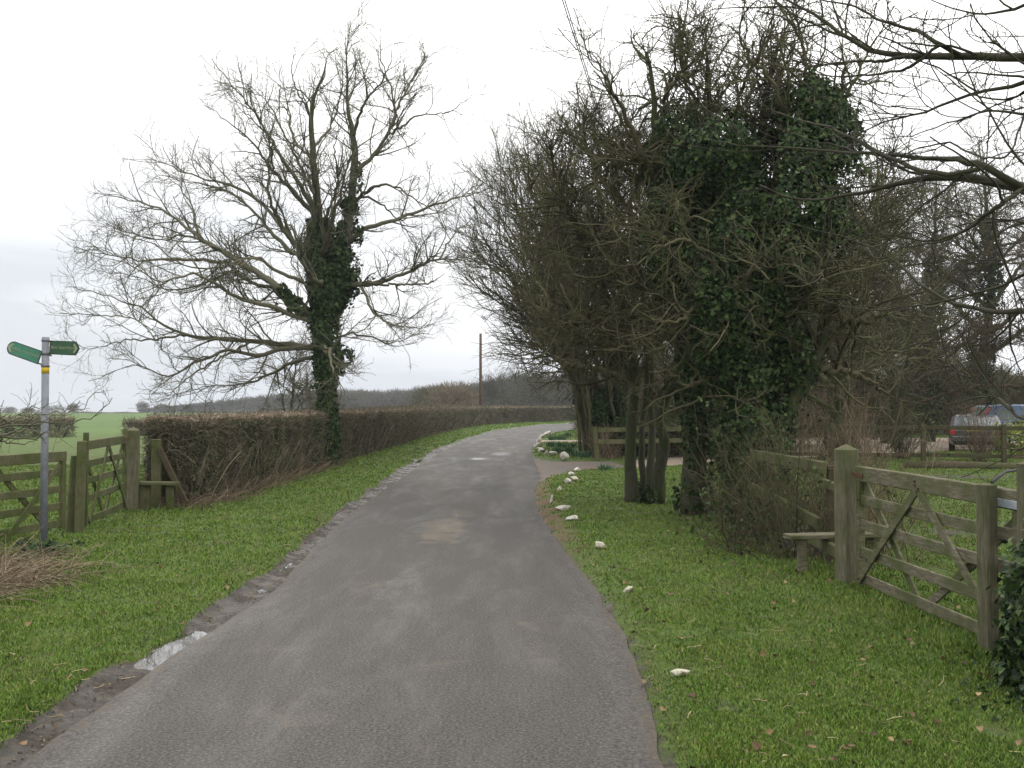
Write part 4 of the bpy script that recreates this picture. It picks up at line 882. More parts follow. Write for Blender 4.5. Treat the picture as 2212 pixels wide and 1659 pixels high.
    dv = norm(rng.normal(size=(m, 3)) * [.8, .8, .35] + [0, 0, .25]); le = rng.uniform(.05, .16, m) * np.minimum(lod, 2.2)
    Q = np.stack([p - dv * le[:, None] * .5, p + rng.normal(size=(m, 3)) * .01, p + dv * le[:, None] * .5], 1)
    v, f = tubes(Q, (.0045 * lod * rng.uniform(.6, 1.4, m))[:, None] * np.array([1, .9, .7])[None], 3); meshobj('cut_tips', v, f, M['hedge_tips'], t)
    if nleaf:
        s, D = along(nleaf); c = at_s(s); nn = nrm_s(s); off = W / 2 * rng.uniform(.85, 1.06, nleaf); p = np.c_[c + nn * off[:, None], H * rng.uniform(0, .95, nleaf)]
        p[:, :2] += nn * (.10 * noise(p, 1.3))[:, None]
        k = noise(p, 1.1) + rng.normal(size=nleaf) * .25 > .1; lod = np.maximum(1, D / 22)
        v, f = leaves(p[k], np.c_[nn, np.zeros(nleaf)][k], .05, 'ivy'); meshobj('foliage', v, f, M[lmat], t)
    return t
# path given so that the side facing the lane is on its right
HP = [(-5.32, 15.45), (-5.2, 20), (-5.12, 25.7), (-4.9, 34), (-4.7, 43), (-4.4, 55), (-3.9, 68), (-2.6, 80), (.6, 90), (6, 98.5), (14, 106), (30, 113)]
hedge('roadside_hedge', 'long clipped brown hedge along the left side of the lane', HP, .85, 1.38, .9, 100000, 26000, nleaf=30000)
hedge('field_hedge', 'low thin hedge crossing the green field behind the gates', [(-11.5, 50), (-15, 51), (-20.0, 52)], .8, .74, .0, 4200, 500, size=1.2, core=False)
hedge('field_hedge', 'scrubby hedge across the field at the left edge', [(-21.5, 49), (-24, 48.5), (-33, 47)], 1.6, .95, .0, 5000, 300, size=1.2, core=False)
hedge('garden_hedge', 'rough brown hedge behind the driveway rails', [(7.2, 33.2), (5, 31.6), (3.6, 30.4), (3.4, 34), (3.6, 42)], .8, .95, .5, 9000, 1500, nleaf=2500)
def stalks(name, label, cat, reg, n_, H, mat, lean, r, kind='stuff', flat=0.0, W=1.0):
    p = np.array(reg)[rng.integers(0, len(reg), n_)] + rng.normal(size=(n_, 2)) * W; K = 5
    Q = np.empty((n_, K, 3)); Q[:, 0] = np.c_[p, np.full(n_, .02) + flat * rng.uniform(0, .2, n_)]; a = rng.uniform(0, 6.28, n_)
    d = norm(np.c_[np.cos(a) * lean, np.sin(a) * lean, np.ones(n_) * (1 - flat)]); L = H * rng.uniform(.4, 1.2, n_)
    for k in range(1, K): d = norm(d + rng.normal(size=(n_, 3)) * .16 + [0, 0, -.16 - flat * .15]); Q[:, k] = Q[:, k - 1] + d * (L / (K - 1))[:, None]
    Q[:, :, 2] = np.maximum(Q[:, :, 2], .03)
    v, f = tubes(Q, r * rng.uniform(.6, 1.5, n_)[:, None] * np.linspace(1, .4, K)[None], 3); o = meshobj(name, v, f, mat); return meta(o, label, cat, kind=kind)
stalks('dead_grass', 'pile of straw-brown dead stems at the lower left near the signpost', 'dead stems', [(-4.75, 9.4), (-5.0, 8.9), (-4.6, 8.6), (-4.9, 8.2), (-4.4, 8.9), (-5.1, 9.6), (-4.55, 7.9)], 2300, .60, M['dull_straw'], 1.3, .0028, W=.27, flat=.2)
stalks('dead_stems', 'dry brown stems lying along the foot of the hedge', 'dead stems', [(-4.85, 15.2 + .45 * i) for i in range(26)], 2600, .5, M['tan_twig'], .9, .004, W=.20)
stalks('hedge_bottom_weeds', 'green weeds at the hedge foot beyond the big tree', 'weeds', [(-4.2 + .02 * i, 27 + .9 * i) for i in range(34)], 2600, .22, M['grass'], 1.0, .008, W=.28)
def signfoot():
    n_ = 260; p = np.c_[rng.normal(size=(n_, 2)) * [.16, .14] + [-4.85, 10.35], rng.uniform(.02, .2, n_)]
    v, f = leaves(p, np.tile([0, -.3, 1.], (n_, 1)), .055, 'ivy', .1, .6); o = meshobj('ground_ivy', v, f, M['ivy'], origin=(-4.85, 10.35, 0)); meta(o, 'dark ivy patch round the foot of the signpost', 'ivy')
    n_ = 2600; p = np.c_[rng.normal(size=(n_, 2)) * [.28, .38] + [3.12, 5.3], rng.uniform(.02, .09, n_)]; k = (p[:, 1] < 6.3) & (noise(p, 3) > -.3)
    v, f = leaves(p[k], np.tile([-.2, -.3, 1.], (k.sum(), 1)), .03, 'ivy', .1, .7); o = meshobj('ground_ivy', v, f, M['ivy'], origin=(3, 5.5, 0)); meta(o, 'ivy and weeds creeping over the ground below the near gatepost', 'ivy')
signfoot()
# bare branches poking in at the far left
tl = [np.array([[-6.35, 9.6, 0, .05], [-6.35, 9.65, .6, .035], [-6.3, 9.7, 1.2, .02], [-6.25, 9.7, 1.7, .01]])]
ll = [np.vstack([[-6.32, 9.65, z0, .014], to3(l, 9.7, .011, .004, dy)]) for z0, l, dy in [
    (1.0, [(-30, 930), (40, 921), (75, 912), (140, 915), (190, 905), (225, 880), (248, 860)], .6), (1.1, [(-20, 945), (30, 930), (60, 933), (100, 942), (150, 925)], .3),
    (.9, [(-30, 960), (20, 948), (60, 944), (90, 938), (130, 943), (150, 930)], -.2), (.8, [(-30, 968), (20, 960), (50, 957), (80, 952)], .2), (1.3, [(-20, 905), (30, 900), (70, 880), (95, 868)], .4), (1.2, [(-30, 915), (40, 905), (130, 885), (175, 865)], .8), (1.2, [(-30, 925), (60, 915), (160, 885), (222, 842)], .8)]]
build_tree('field_edge_bush', 'leafless bush at the left edge poking thin branches past the signpost', 'bush', (-6.35, 9.6), tl, ll, [dict(n=60, L=.5, ang=(20, 55), K=6, up=.03, wig=.15, r=(.005, .003), t=(.2, 1)), dict(n=220, L=.22, ang=(25, 60), K=4, up=.02, wig=.2, r=(.003, .002))], M['bark'], M['ash_twig'])

# small tree behind the big one, far wood and far trees
free_tree('young_tree', 'small bare tree behind the hedge left of the big trunk', at(628, 880, 38)[0], 38, 3.9, 2.0, 1, .10, LV(170, 1300, 5000, .6, 1.1), M['ash_twig'], M['bark'], low=.25)
def fuzzy(x, y, z, H, Wd, n_, w_, tall=.15):
    """one bare far tree: twig slivers round a trunk and boughs"""
    m = 16; b = np.array([x, y, z]); top = b + [0, 0, H]
    e = np.c_[rng.normal(size=(m, 2)) * Wd * .45, rng.uniform(.5, .97, m) * H] + b; s = b + np.c_[np.zeros((m, 2)), rng.uniform(.15, .5, m) * H]
    P = np.stack([s, (s + e) / 2 + [0, 0, .05 * H], e], 1); R = np.tile([.016, .010, .004], (m, 1)) * H
    P = np.concatenate([P, np.stack([b, b + [0, 0, .3 * H], b + [0, 0, .6 * H]])[None]]); R = np.concatenate([R, np.array([[.022, .018, .01]]) * H])
    v1, f1 = tubes(P, R, 3)
    d = norm(rng.normal(size=(n_, 3)) + [0, 0, .15]); k = rng.uniform(.05, 1, n_) ** .5; c = b + [0, 0, H * (tall + (1 - tall) * .5)]
    q = c + d * k[:, None] * np.array([Wd * .55, Wd * .55, H * (1 - tall) * .5]) * (1 + .2 * noise(d * 3 + x, 1))[:, None]
    dd_ = norm(d + rng.normal(size=(n_, 3)) * .45 + [0, 0, .4]); L = rng.uniform(.06, .16, n_)[:, None] * H; sd = norm(np.cross(dd_, rng.normal(size=(n_, 3)))) * w_
    V = np.stack([q - sd, q + sd, q + dd_ * L], 1).reshape(-1, 3); f2 = np.arange(n_ * 3).reshape(-1, 3)
    return merge([(v1, f1), (V, f2)])
def wood():
    prof = [(300, 884), (330, 880), (450, 868), (600, 850), (730, 838), (800, 846), (860, 842), (960, 832), (1060, 824), (1100, 812), (1200, 808), (1320, 790), (1700, 760)]
    ps = []
    for i in range(330):
        u = 300 + (1340 - 300) * (i + rng.uniform(0, 1)) / 330; D = np.interp(u, [300, 730, 1100, 1340], [430, 330, 200, 150]) * rng.uniform(.9, 1.22)
        tv = np.interp(u, [p[0] for p in prof], [p[1] for p in prof]); p = at(u, tv, D); zg = lay(p[:1], np.array([D]))[0][0]
        H = (p[2] - zg) * rng.uniform(.82, 1.06); ps.append(fuzzy(p[0], D, zg, H, H * rng.uniform(.6, .95), 700, .045 * D / 200, .02))
    v, f = merge(ps); meta(meshobj('woodland', v, f, M['grey_twig']), 'grey leafless woodland on the rise beyond the hedge', 'woodland', kind='stuff')
    for u, tv, D, W_, lb in [(308, 868, 420, .9, 'lone far tree on the skyline left of the wood'), (158, 871, 420, .8, 'far tree standing taller than the distant clump'), (22, 879, 420, 1.4, 'far tree at the left end of the skyline'), (60, 880, 430, 1.6, 'far rounded tree on the skyline left of the signpost'), (118, 876, 430, 2.2, 'wide far tree on the skyline right of the signpost'),
                         (350, 872, 400, 1.2, 'far tree where the wood begins')]:
        p = at(u, tv, D); zg = lay(p[:1], np.array([D]))[0][0] - 1; v, f = fuzzy(p[0], D, zg, p[2] - zg, (p[2] - zg) * W_, 1500, .08, .15)
        meta(meshobj('distant_tree', v, f, M['grey_twig'], origin=(p[0], D, zg)), lb, 'tree', 'far trees on the skyline')
    ps = []
    for i in range(60):
        u = rng.uniform(-60, 200); D = rng.uniform(330, 420); p = at(u, rng.uniform(886, 893), D); ps.append(fuzzy(p[0], D, p[2] - 3.5, 3.5, 5, 260, .08, .0))
    for i in range(90):
        u = rng.uniform(180, 760); D = rng.uniform(190, 240); p = at(u, rng.uniform(889, 897) - (u - 180) * .01, D); ps.append(fuzzy(p[0], D, -.3, p[2] + .3, 4.5, 300, .05, .0))
    v, f = merge(ps); meta(meshobj('far_scrub', v, f, M['grey_twig']), 'low grey scrub and hedges far across the field', 'scrub', kind='stuff')
    for u, tv, D, W_, mt, lb in [(975, 828, 125, 1.5, 'tan_twig', 'broad olive-brown bush above the hedge just left of the pole'), (930, 836, 150, 1.3, 'twig', 'rounded bush above the hedge, second left of the pole')]:
        p = at(u, tv, D); v, f = fuzzy(p[0], D, 0, p[2], p[2] * W_, 6000, .03, .0); meta(meshobj('hedgerow_bush', v, f, M[mt], origin=(p[0], D, 0)), lb, 'bush')
    for u, tv, D, Hs, lb in [(1100, 796, 150, 4.5, 'tallest bare tree of the wood, right of the pole'), (1062, 815, 150, 3.4, 'bare tree directly right of the pole above the hedge'), (1012, 826, 150, 3.2, 'slender bare tree directly left of the pole above the hedge'), (1135, 802, 140, 4.2, 'bare tree where the wood meets the hazel')]:
        p = at(u, tv, D); H = p[2]
        free_tree('wood_edge_tree', lb, p[0], D, H, Hs * .6, 2, .14, [dict(n=180, L=2.0, ang=(15, 45), K=6, up=.08, wig=.1, r=(.05, .03), t=(.2, 1), S=3), dict(n=1100, L=1.1, ang=(20, 50), K=4, up=.06, wig=.15, r=(.03, .02))], M['grey_twig'], M['bark'], low=.25, group='trees at the near edge of the wood')
wood()

# ---------------------------------------------------------------- timber work
def gate(name, label, pa, pb, zt, rails, braces, back, mat, th=.03, ends=(.07, .07), top_h=.11, endh=None):
    """pa latch end, pb hinge end (x,y); rails = heights of rail centres; braces (s0,z0,s1,z1)"""
    pa = np.array(pa); pb = np.array(pb); t = empty(name, ((pa[0] + pb[0]) / 2, (pa[1] + pb[1]) / 2, 0), label, 'gate')
    def P(s, z): return np.array([*(pa + (pb - pa) * s), z])
    dirn = norm(pb - pa); nr = np.array([-dirn[1], dirn[0], 0]);
    if nr @ np.array([-P(.5, 0)[0], -P(.5, 0)[1], 0]) < 0: nr = -nr
    timber('top_rail', P(0, zt - top_h / 2), P(1, zt - top_h / 2), .065, top_h, mat, t, seg=9)
    for z in rails: timber('rail', P(.0, z), P(1, z), .022, .085, mat, t, seg=9)
    L = np.linalg.norm(pb - pa)
    for s, w_ in ((ends[0] / 2 / L, ends[0]), (1 - ends[1] / 2 / L, ends[1])):
        timber('end_stile', P(s, rails[-1] - .06), P(s, (endh or zt - top_h - .002)), .055, w_, mat, t, up=(dirn[0], dirn[1], 0))
    for lst, sg in ((braces, 1), (back, -1)):
        for s0, z0, s1, z1 in lst: timber('brace', P(s0, z0) + nr * sg * .027, P(s1, z1) + nr * sg * .027, .020, .07, mat, t, seg=7)
    return t, P, nr
gt, P, nr = gate('field_gate', 'weathered five-bar gate on the right between two posts', (2.99, 8.68), (3.12, 6.16), 1.075, [.79, .58, .345, .125], [(.02, .10, .455, .95), (.48, .95, .93, .14)], [(.03, .93, .43, .10), (.47, .10, .99, .93)], M['gate_wood'], top_h=.125)
timber('latch', P(-.015, 1.0) + nr * .038, P(.07, 1.0) + nr * .038, .008, .035, M['rust'], gt, seg=1, bev=.001)
for s_0, z_0 in ((.455, 1.0), (.478, .975), (.455, 1.03), (.03, .12), (.03, .79), (.9, .79), (.9, .58)):
    c_ = P(s_0, z_0) + nr * .036; v, f = frame_box(c_, c_ + nr * .012, .018, .018, bev=.004, seg=1, warp=0); meshobj('bolt', v, f, M['rust'], gt)
timber('hinge_strap', P(.86, .985) + nr * .036, P(1.02, .985) + nr * .036, .006, .05, M['plate'], gt, seg=2, bev=.001)
post('gate_post', 2.93, 8.82, 1.255, .155, M['post_wood'], 'tall mossy square gatepost at the stile end of the right gate', rot=.32)
post('gate_post', 3.13, 6.03, 1.29, .15, M['post_wood'], 'hinge gatepost at the right edge rising out of the ivy', rot=.2)
post('slim_post', 3.005, 6.37, 1.10, .098, M['post_wood'], 'plain flat-topped post in front of the hinge end of the right gate', cap='flat', rot=.42)
post('fence_post', 3.12, 9.05, .98, .07, M['fence_wood'], 'short dark post just behind the stile gatepost', cap='flat')
# right stile
s_ = empty('wooden_stile', (2.85, 9.35, 0), 'low wooden step stile left of the tall right gatepost', 'stile')
timber('step', (2.56, 9.38, .375), (3.5, 9.55, .375), .19, .04, M['gate_wood'], s_, up=(0, 0, 1))
for x, y in ((2.70, 9.38), (3.38, 9.53)): v, f = post_mesh(x, y, .354, .085, .05, cap='flat'); meshobj('leg', v, f, M['gate_wood'], s_)
# side fence running on from the stile
fr = empty('side_fence', (3.1, 9.8, 0), 'mossy rail fence half buried in the bramble thicket behind the stile', 'fence')
for y, h in ((9.95, 1.0), (12.0, 1.0), (14.2, 1.0)):
    v, f = post_mesh(3.16 - .03 * (y - 10), y, h, .09, .07, cap='flat'); meshobj('post', v, f, M['fence_wood'], fr)
timber('rail', (3.02, 9.0, .80), (3.07, 10.0, .84), .05, .08, M['green_wood'], fr); timber('rail', (3.07, 9.9, .98), (2.92, 12.2, 1.0), .06, .12, M['green_wood'], fr)
timber('rail', (2.98, 8.95, .24), (2.93, 9.9, .30), .05, .11, M['green_wood'], fr); timber('rail', (3.05, 10.0, .42), (2.85, 12.0, .62), .05, .12, M['green_wood'], fr); timber('rail', (3.05, 12.2, .9), (2.9, 14.3, .9), .05, .09, M['green_wood'], fr)

# left gates
wg, P, nr = gate('field_gate', 'green-stained field gate at the left edge behind the signpost', (-5.36, 12.05), (-5.98, 9.2), 1.05, [.80, .60, .40, .20], [(.04, .90, .36, .10), (.42, .10, .50, .30)], [(.40, .95, .08, .15), (.45, .95, .80, .15), (.95, .9, .6, .15)], M['green_wood'], top_h=.12)
post('gate_post', -5.28, 12.28, 1.16, .11, M['green_wood'], 'rough post between the two left gates', cap='flat', rot=.3, lean=(.02, .03))
post('gate_post', -5.42, 12.35, .98, .10, M['green_wood'], 'shorter rough post leaning against the one between the left gates', cap='flat', rot=.5, lean=(.06, 0))
wk, P, nr = gate('wicket_gate', 'small green wicket gate on the left beside the thick post', (-5.62, 14.62), (-5.27, 12.42), 1.16, [.87, .66, .44, .17], [(.0, .10, .5, 1.05), (.52, 1.05, .95, .14)], [(.04, 1.02, .5, .12), (.5, .12, .98, 1.0)], M['green_wood'], top_h=.115, endh=1.26)
timber('hinge', P(-.03, 1.10) + nr * .036, P(.12, 1.10) + nr * .036, .008, .05, M['rust'], wk, seg=2)
post('gate_post', -5.6, 14.85, 1.27, .185, M['post_wood'], 'thick square post right of the left wicket gate', rot=.25)
sL = empty('wooden_stile', (-5.2, 15.1, 0), 'wooden step stile between the thick left post and the hedge', 'stile')
timber('step', (-5.62, 14.98, .44), (-4.95, 14.9, .44), .2, .045, M['green_wood'], sL)
v, f = post_mesh(-5.07, 14.92, .416, .11, .06, cap='flat'); meshobj('leg', v, f, M['green_wood'], sL)
v, f = post_mesh(-5.45, 14.95, .416, .15, .08, cap='flat'); meshobj('leg', v, f, M['green_wood'], sL)
post('stile_post', -5.42, 15.35, 1.08, .15, M['green_wood'], 'blunt grey post behind the left stile step', cap='flat', rot=.2)
timber('brace', (-5.35, 15.25, .95), (-4.92, 15.2, .12), .05, .085, M['fence_wood'], sL)

# garden post and rail fence, driveway fence
gf = empty('garden_fence', (10.9, 26.7, 0), 'brown two-rail fence across the lawn behind the right gate', 'fence')
pts = [(4.6, 26.2 - .0), (6.6, 27.6), (8.7, 27.3), (10.92, 26.7), (12.72, 26.0), (14.6, 25.3), (16.5, 24.6)]
for x, y in pts[1:]:
    v, f = post_mesh(x, y, 1.1, .12, .09, cap='flat'); meshobj('post', v, f, M['fence_wood'], gf)
for a, b in zip(pts[1:-1], pts[2:]):
    for z in (1.0, .27): timber('rail', (a[0], a[1] + .075, z + rng.normal() * .01), (b[0], b[1] + .075, z), .05, .11 if z > .5 else .10, M['fence_wood'], gf)
df = empty('driveway_fence', (2.5, 28.9, 0), 'mossy rail fence along the far side of the driveway', 'fence')
pts = [(2.45, 28.95), (4.4, 29.9), (6.3, 31.3), (8.4, 32.9)]
for i, (x, y) in enumerate(pts):
    v, f = post_mesh(x, y, .98, .13, .10, cap='flat', lean=(-.06 if i == 0 else 0, 0)); meshobj('post', v, f, M['green_wood'], df)
for a, b in zip(pts[:-1], pts[1:]):
    for z in (.88, .54): timber('rail', (a[0], a[1] - .075, z), (b[0], b[1] - .075, z), .04, .13, M['green_wood'], df)
pf = empty('paling_fence', (2.6, 30, 0), 'overgrown line of rough stakes running away from the driveway corner', 'fence')
for i in range(17):
    y = 29.6 + i * 1.5; x = 2.45 + .048 * (y - 29) + rng.normal() * .05; v, f = post_mesh(x, y, rng.uniform(.75, 1.02), .08, .06, cap='flat', lean=(rng.normal() * .05, 0)); meshobj('stake', v, f, [M['fence_wood'], M['green_wood']][i % 2], pf)
timber('rail', (2.5, 29.6, .9), (3.6, 53.6, .9), .04, .07, M['fence_wood'], pf)
stalks('dry_growth', 'dry brown growth tangled in the stakes by the driveway', 'dead stems', [(2.75 + .04 * i, 29.6 + .8 * i) for i in range(24)], 2600, .95, M['tan_twig'], .3, .008, W=.18)
# fallen log and black edging in the paddock
lg = meshobj('fallen_log', *tubes(np.array([[[9.6, 24.6, .1], [10.8, 24.4, .12], [12.2, 23.9, .1], [13.2, 23.6, .1]]]), np.array([[.13, .12, .11, .10]]), 8), M['fence_wood'], smooth=True, origin=(11, 24.3, 0)); meta(lg, 'grey log lying in the paddock behind the right gate', 'log')
bk = meshobj('black_pipe', *tubes(np.array([[[9.2, 19.3, .12], [9.9, 20.2, .26], [10.9, 20.8, .34], [11.0, 20.9, .33]], [[11.2, 20.9, .33], [11.8, 20.9, .32], [12.6, 20.8, .30], [13.4, 20.8, .27]]]), np.full((2, 4), .03), 6), M['black_pipe'], smooth=True, origin=(11, 20.5, 0)); meta(bk, 'black pipe lying on rough ground in the paddock', 'pipe')

# ---------------------------------------------------------------- signpost
sg = empty('signpost', (-4.88, 10.5, 0), 'grey metal footpath signpost with two green fingers', 'signpost')
def cyl(name, p0, p1, r, mat, parent, S=20):
    v, f = tubes(np.array([[p0, p1]], float), np.array([[r, r]]), S); k = len(v) // 2
    return meshobj(name, v, f, mat, parent, smooth='keep')
px, py = -4.88, 10.5
cyl('pole', (px, py, -.2), (px - .0, py, 2.31), .037, M['steel'], sg)
cyl('yellow_band', (px, py, 1.93), (px, py, 2.01), .0385, M['yellow'], sg)
def finger(ang, z, tip, mat, text, label, pitch=0.0, arrow=True, L=.335, H=.145, back=False):
    """green finger plate: arm leaves the pole at heading ang (0 = +X)"""
    e = bpy.data.objects.new('sign_finger', None); e.location = (0, 0, z); e.rotation_euler = (0, -pitch, ang); link(e, sg); e['label'] = label
    x0 = .055; hh_ = H / 2
    if tip == 'point': out_ = [(x0, -hh_), (x0 + L * .93, -hh_), (x0 + L, -hh_ * .55), (x0 + L + .02, 0), (x0 + L, hh_ * .55), (x0 + L * .93, hh_), (x0, hh_)]
    else: out_ = [(x0, -hh_)] + [(x0 + L - .06 + .06 * math.cos(a), hh_ * math.sin(a)) for a in np.linspace(-1.3, 1.3, 9)] + [(x0, hh_)]
    k = len(out_)
    def plate(nm, pts, y0, y1, mt):
        V = [(x, y0, zz) for x, zz in pts] + [(x, y1, zz) for x, zz in pts]; m = len(pts)
        me = bpy.data.meshes.new(nm); me.from_pydata(V, [], [list(range(m)), [m + i for i in range(m)][::-1]] + [[i, m + i, m + (i + 1) % m, (i + 1) % m] for i in range(m)]); me.materials.append(mt)
        o = bpy.data.objects.new(nm, me); link(o, e); return o
    c = np.mean(out_, 0); pl = plate('plate', out_, -.004, .004, mat)
    # raised rim
    inner = [(c[0] + (x - c[0]) * .955, c[1] + (zz - c[1]) * .90) for x, zz in out_]
    V = []; Fc = []
    for yy in (-.0065, .0065): V += [(x, yy, zz) for x, zz in out_] + [(x, yy, zz) for x, zz in inner]
    for b_ in (0, 2 * k):
        for i in range(k): Fc.append([b_ + i, b_ + (i + 1) % k, b_ + k + (i + 1) % k, b_ + k + i])
    for i in range(k): Fc.append([i, 2 * k + i, 2 * k + (i + 1) % k, (i + 1) % k]); Fc.append([k + i, k + (i + 1) % k, 3 * k + (i + 1) % k, 3 * k + i])
    me = bpy.data.meshes.new('rim'); me.from_pydata(V, [], Fc); me.materials.append(M['sign_edge']); link(bpy.data.objects.new('rim', me), e)
    # lettering
    for i_, (tx, sz, zz) in enumerate(text):
        cu = bpy.data.curves.new('lettering', 'FONT'); cu.body = tx; cu.size = sz; cu.align_x = 'CENTER'; cu.align_y = 'CENTER'; cu.extrude = .0008; cu.space_character = 1.08
        to = bpy.data.objects.new('tmp', cu); COL.objects.link(to); dg = bpy.context.evaluated_depsgraph_get(); me = bpy.data.meshes.new_from_object(to.evaluated_get(dg)); bpy.data.objects.remove(to)
        me.materials.clear(); me.materials.append(M['sign_letter']); o = bpy.data.objects.new('lettering', me); link(o, e)
        xc = x0 + L * (.42 if arrow else .5)
        if back: o.rotation_euler = (math.pi / 2, 0, math.pi); o.location = (xc + .015, .0052, zz)
        else: o.rotation_euler = (math.pi / 2, 0, 0); o.location = (xc, -.0052, zz)
    if arrow:
        a = x0 + L * .84; w_ = .022; pts_ = [(a, hh_ * .62), (a + w_, hh_ * .62), (a + w_ + .03, 0), (a + w_, -hh_ * .62), (a, -hh_ * .62), (a + .03, 0)]
        y0 = .0045 if back else -.0055; plate('arrow', pts_, y0, y0 + .001, M['sign_letter'])
    # two clip bands
    for s in (-1, 1):
        v, f = frame_box((-.045, 0, s * (hh_ - .012)), (x0 + .02, 0, s * (hh_ - .012)), .006, .018, bev=.001, seg=1, warp=0); me = bpy.data.meshes.new('clip'); me.from_pydata([tuple(a) for a in v], [], [list(a) for ff in f for a in ff]); me.materials.append(M['bracket']); link(bpy.data.objects.new('clip', me), e)
    return e
finger(math.radians(-14), 2.205, 'point', M['sign_green'], [('PUBLIC FOOTPATH', .036, 0)], 'dark green finger with faded lettering and a pale arrow, pointing right', pitch=-.05)
finger(math.radians(180 + 42), 2.075, 'round', M['sign_teal'], [('PUBLIC FOOTPATH', .033, 0)], 'lighter teal-green round-ended finger pointing left towards the viewer', back=True, pitch=.33)
for z0, z1 in ((2.123, 2.15), (1.995, 2.017), (2.265, 2.285)): cyl('collar', (px, py, z0), (px, py, z1), .042, M['bracket'], sg)

# ---------------------------------------------------------------- pole and cable
pp = at(1038, 900, 80)
up_ = empty('telegraph_pole', (pp[0], 80, 0), 'wooden pole without wires standing in the far hedge', 'pole')
v, f = tubes(np.array([[[pp[0], 80, -.2], [pp[0], 80, 3.5], [pp[0], 80, 7.3]]]), np.array([[.13, .12, .10]]), 12); meshobj('shaft', v, f, M['pole_wood'], up_, smooth=True)
timber('number_plate', (pp[0] + .05, 79.86, 1.0), (pp[0] + .05, 79.86, 1.5), .12, .01, M['white'], up_, up=(0, 1, 0), seg=1, bev=.001, warp=0)
ca = []
for d in (0, .035):
    c0 = at(1215, 0, 12); c1 = at(1283, 215, 16.5); dv_ = (c1 - c0) / 4.5; a = c0 - dv_ * 10 + d * .7; b = c0 + dv_ * 12 + d * .7; tq = np.linspace(0, 1, 14)[:, None]; q_ = a + (b - a) * tq; q_[:, 2] -= .0 * np.sin(math.pi * tq[:, 0]) - .0; ca.append(q_)
v, f = tubes(np.array(ca), np.full((2, 14), .007), 5); meta(meshobj('overhead_cable', v, f, M['cable'], origin=(.5, 8, 5)), 'thin twin overhead cable slanting down into the treetops', 'cable')

# ---------------------------------------------------------------- stones
def stone(u, v, wpx, hpx, label, mat='stone', rz=0, flat=1.0, pk=0.0, spread=1.0):
    g_ = gnd(u, v + hpx * .5); k_ = 1.06; W_ = k_ * wpx * g_[1] / F; H_ = k_ * hpx * g_[1] / F
    import bmesh
    bm = bmesh.new(); bmesh.ops.create_icosphere(bm, subdivisions=4, radius=1); V = np.array([x.co[:] for x in bm.verts]); Fc = np.array([[y_.index for y_ in x.verts] for x in bm.faces]); bm.free()
    V = V * (1 + .28 * noise(V + u, .7) + .12 * noise(V + v, 2.2) + .04 * noise(V, 7))[:, None]
    # facets: clip against random planes
    for k in range(11):
        d = norm(rng.normal(size=3)); dd_ = V @ d; lim = rng.uniform(.42, .8); V = V - np.maximum(dd_ - lim, 0)[:, None] * d * .85
    if pk: V[:, 0] *= 1 - pk * np.clip(V[:, 2], -.3, .9); 
    V *= [W_ / 2 / np.abs(V[:, 0]).max(), W_ / 2 * .75 / np.abs(V[:, 1]).max(), H_ * .62 / np.abs(V[:, 2]).max()]
    c, s = math.cos(rz), math.sin(rz); V = np.stack([V[:, 0] * c - V[:, 1] * s * 0 , V[:, 1], V[:, 2] + V[:, 0] * s], 1)
    gz = max(lay(g_[:1], g_[1:2])[0][0], 0); V += [g_[0], g_[1], gz + H_ * .42]
    meta(meshobj('stone', V, Fc, M[mat], smooth=False, origin=(g_[0], g_[1], gz)), label, 'stone', 'pale stones edging the right verge')
C3 = lambda x, y: (936 + .2604 * x, 684 + .2604 * y)
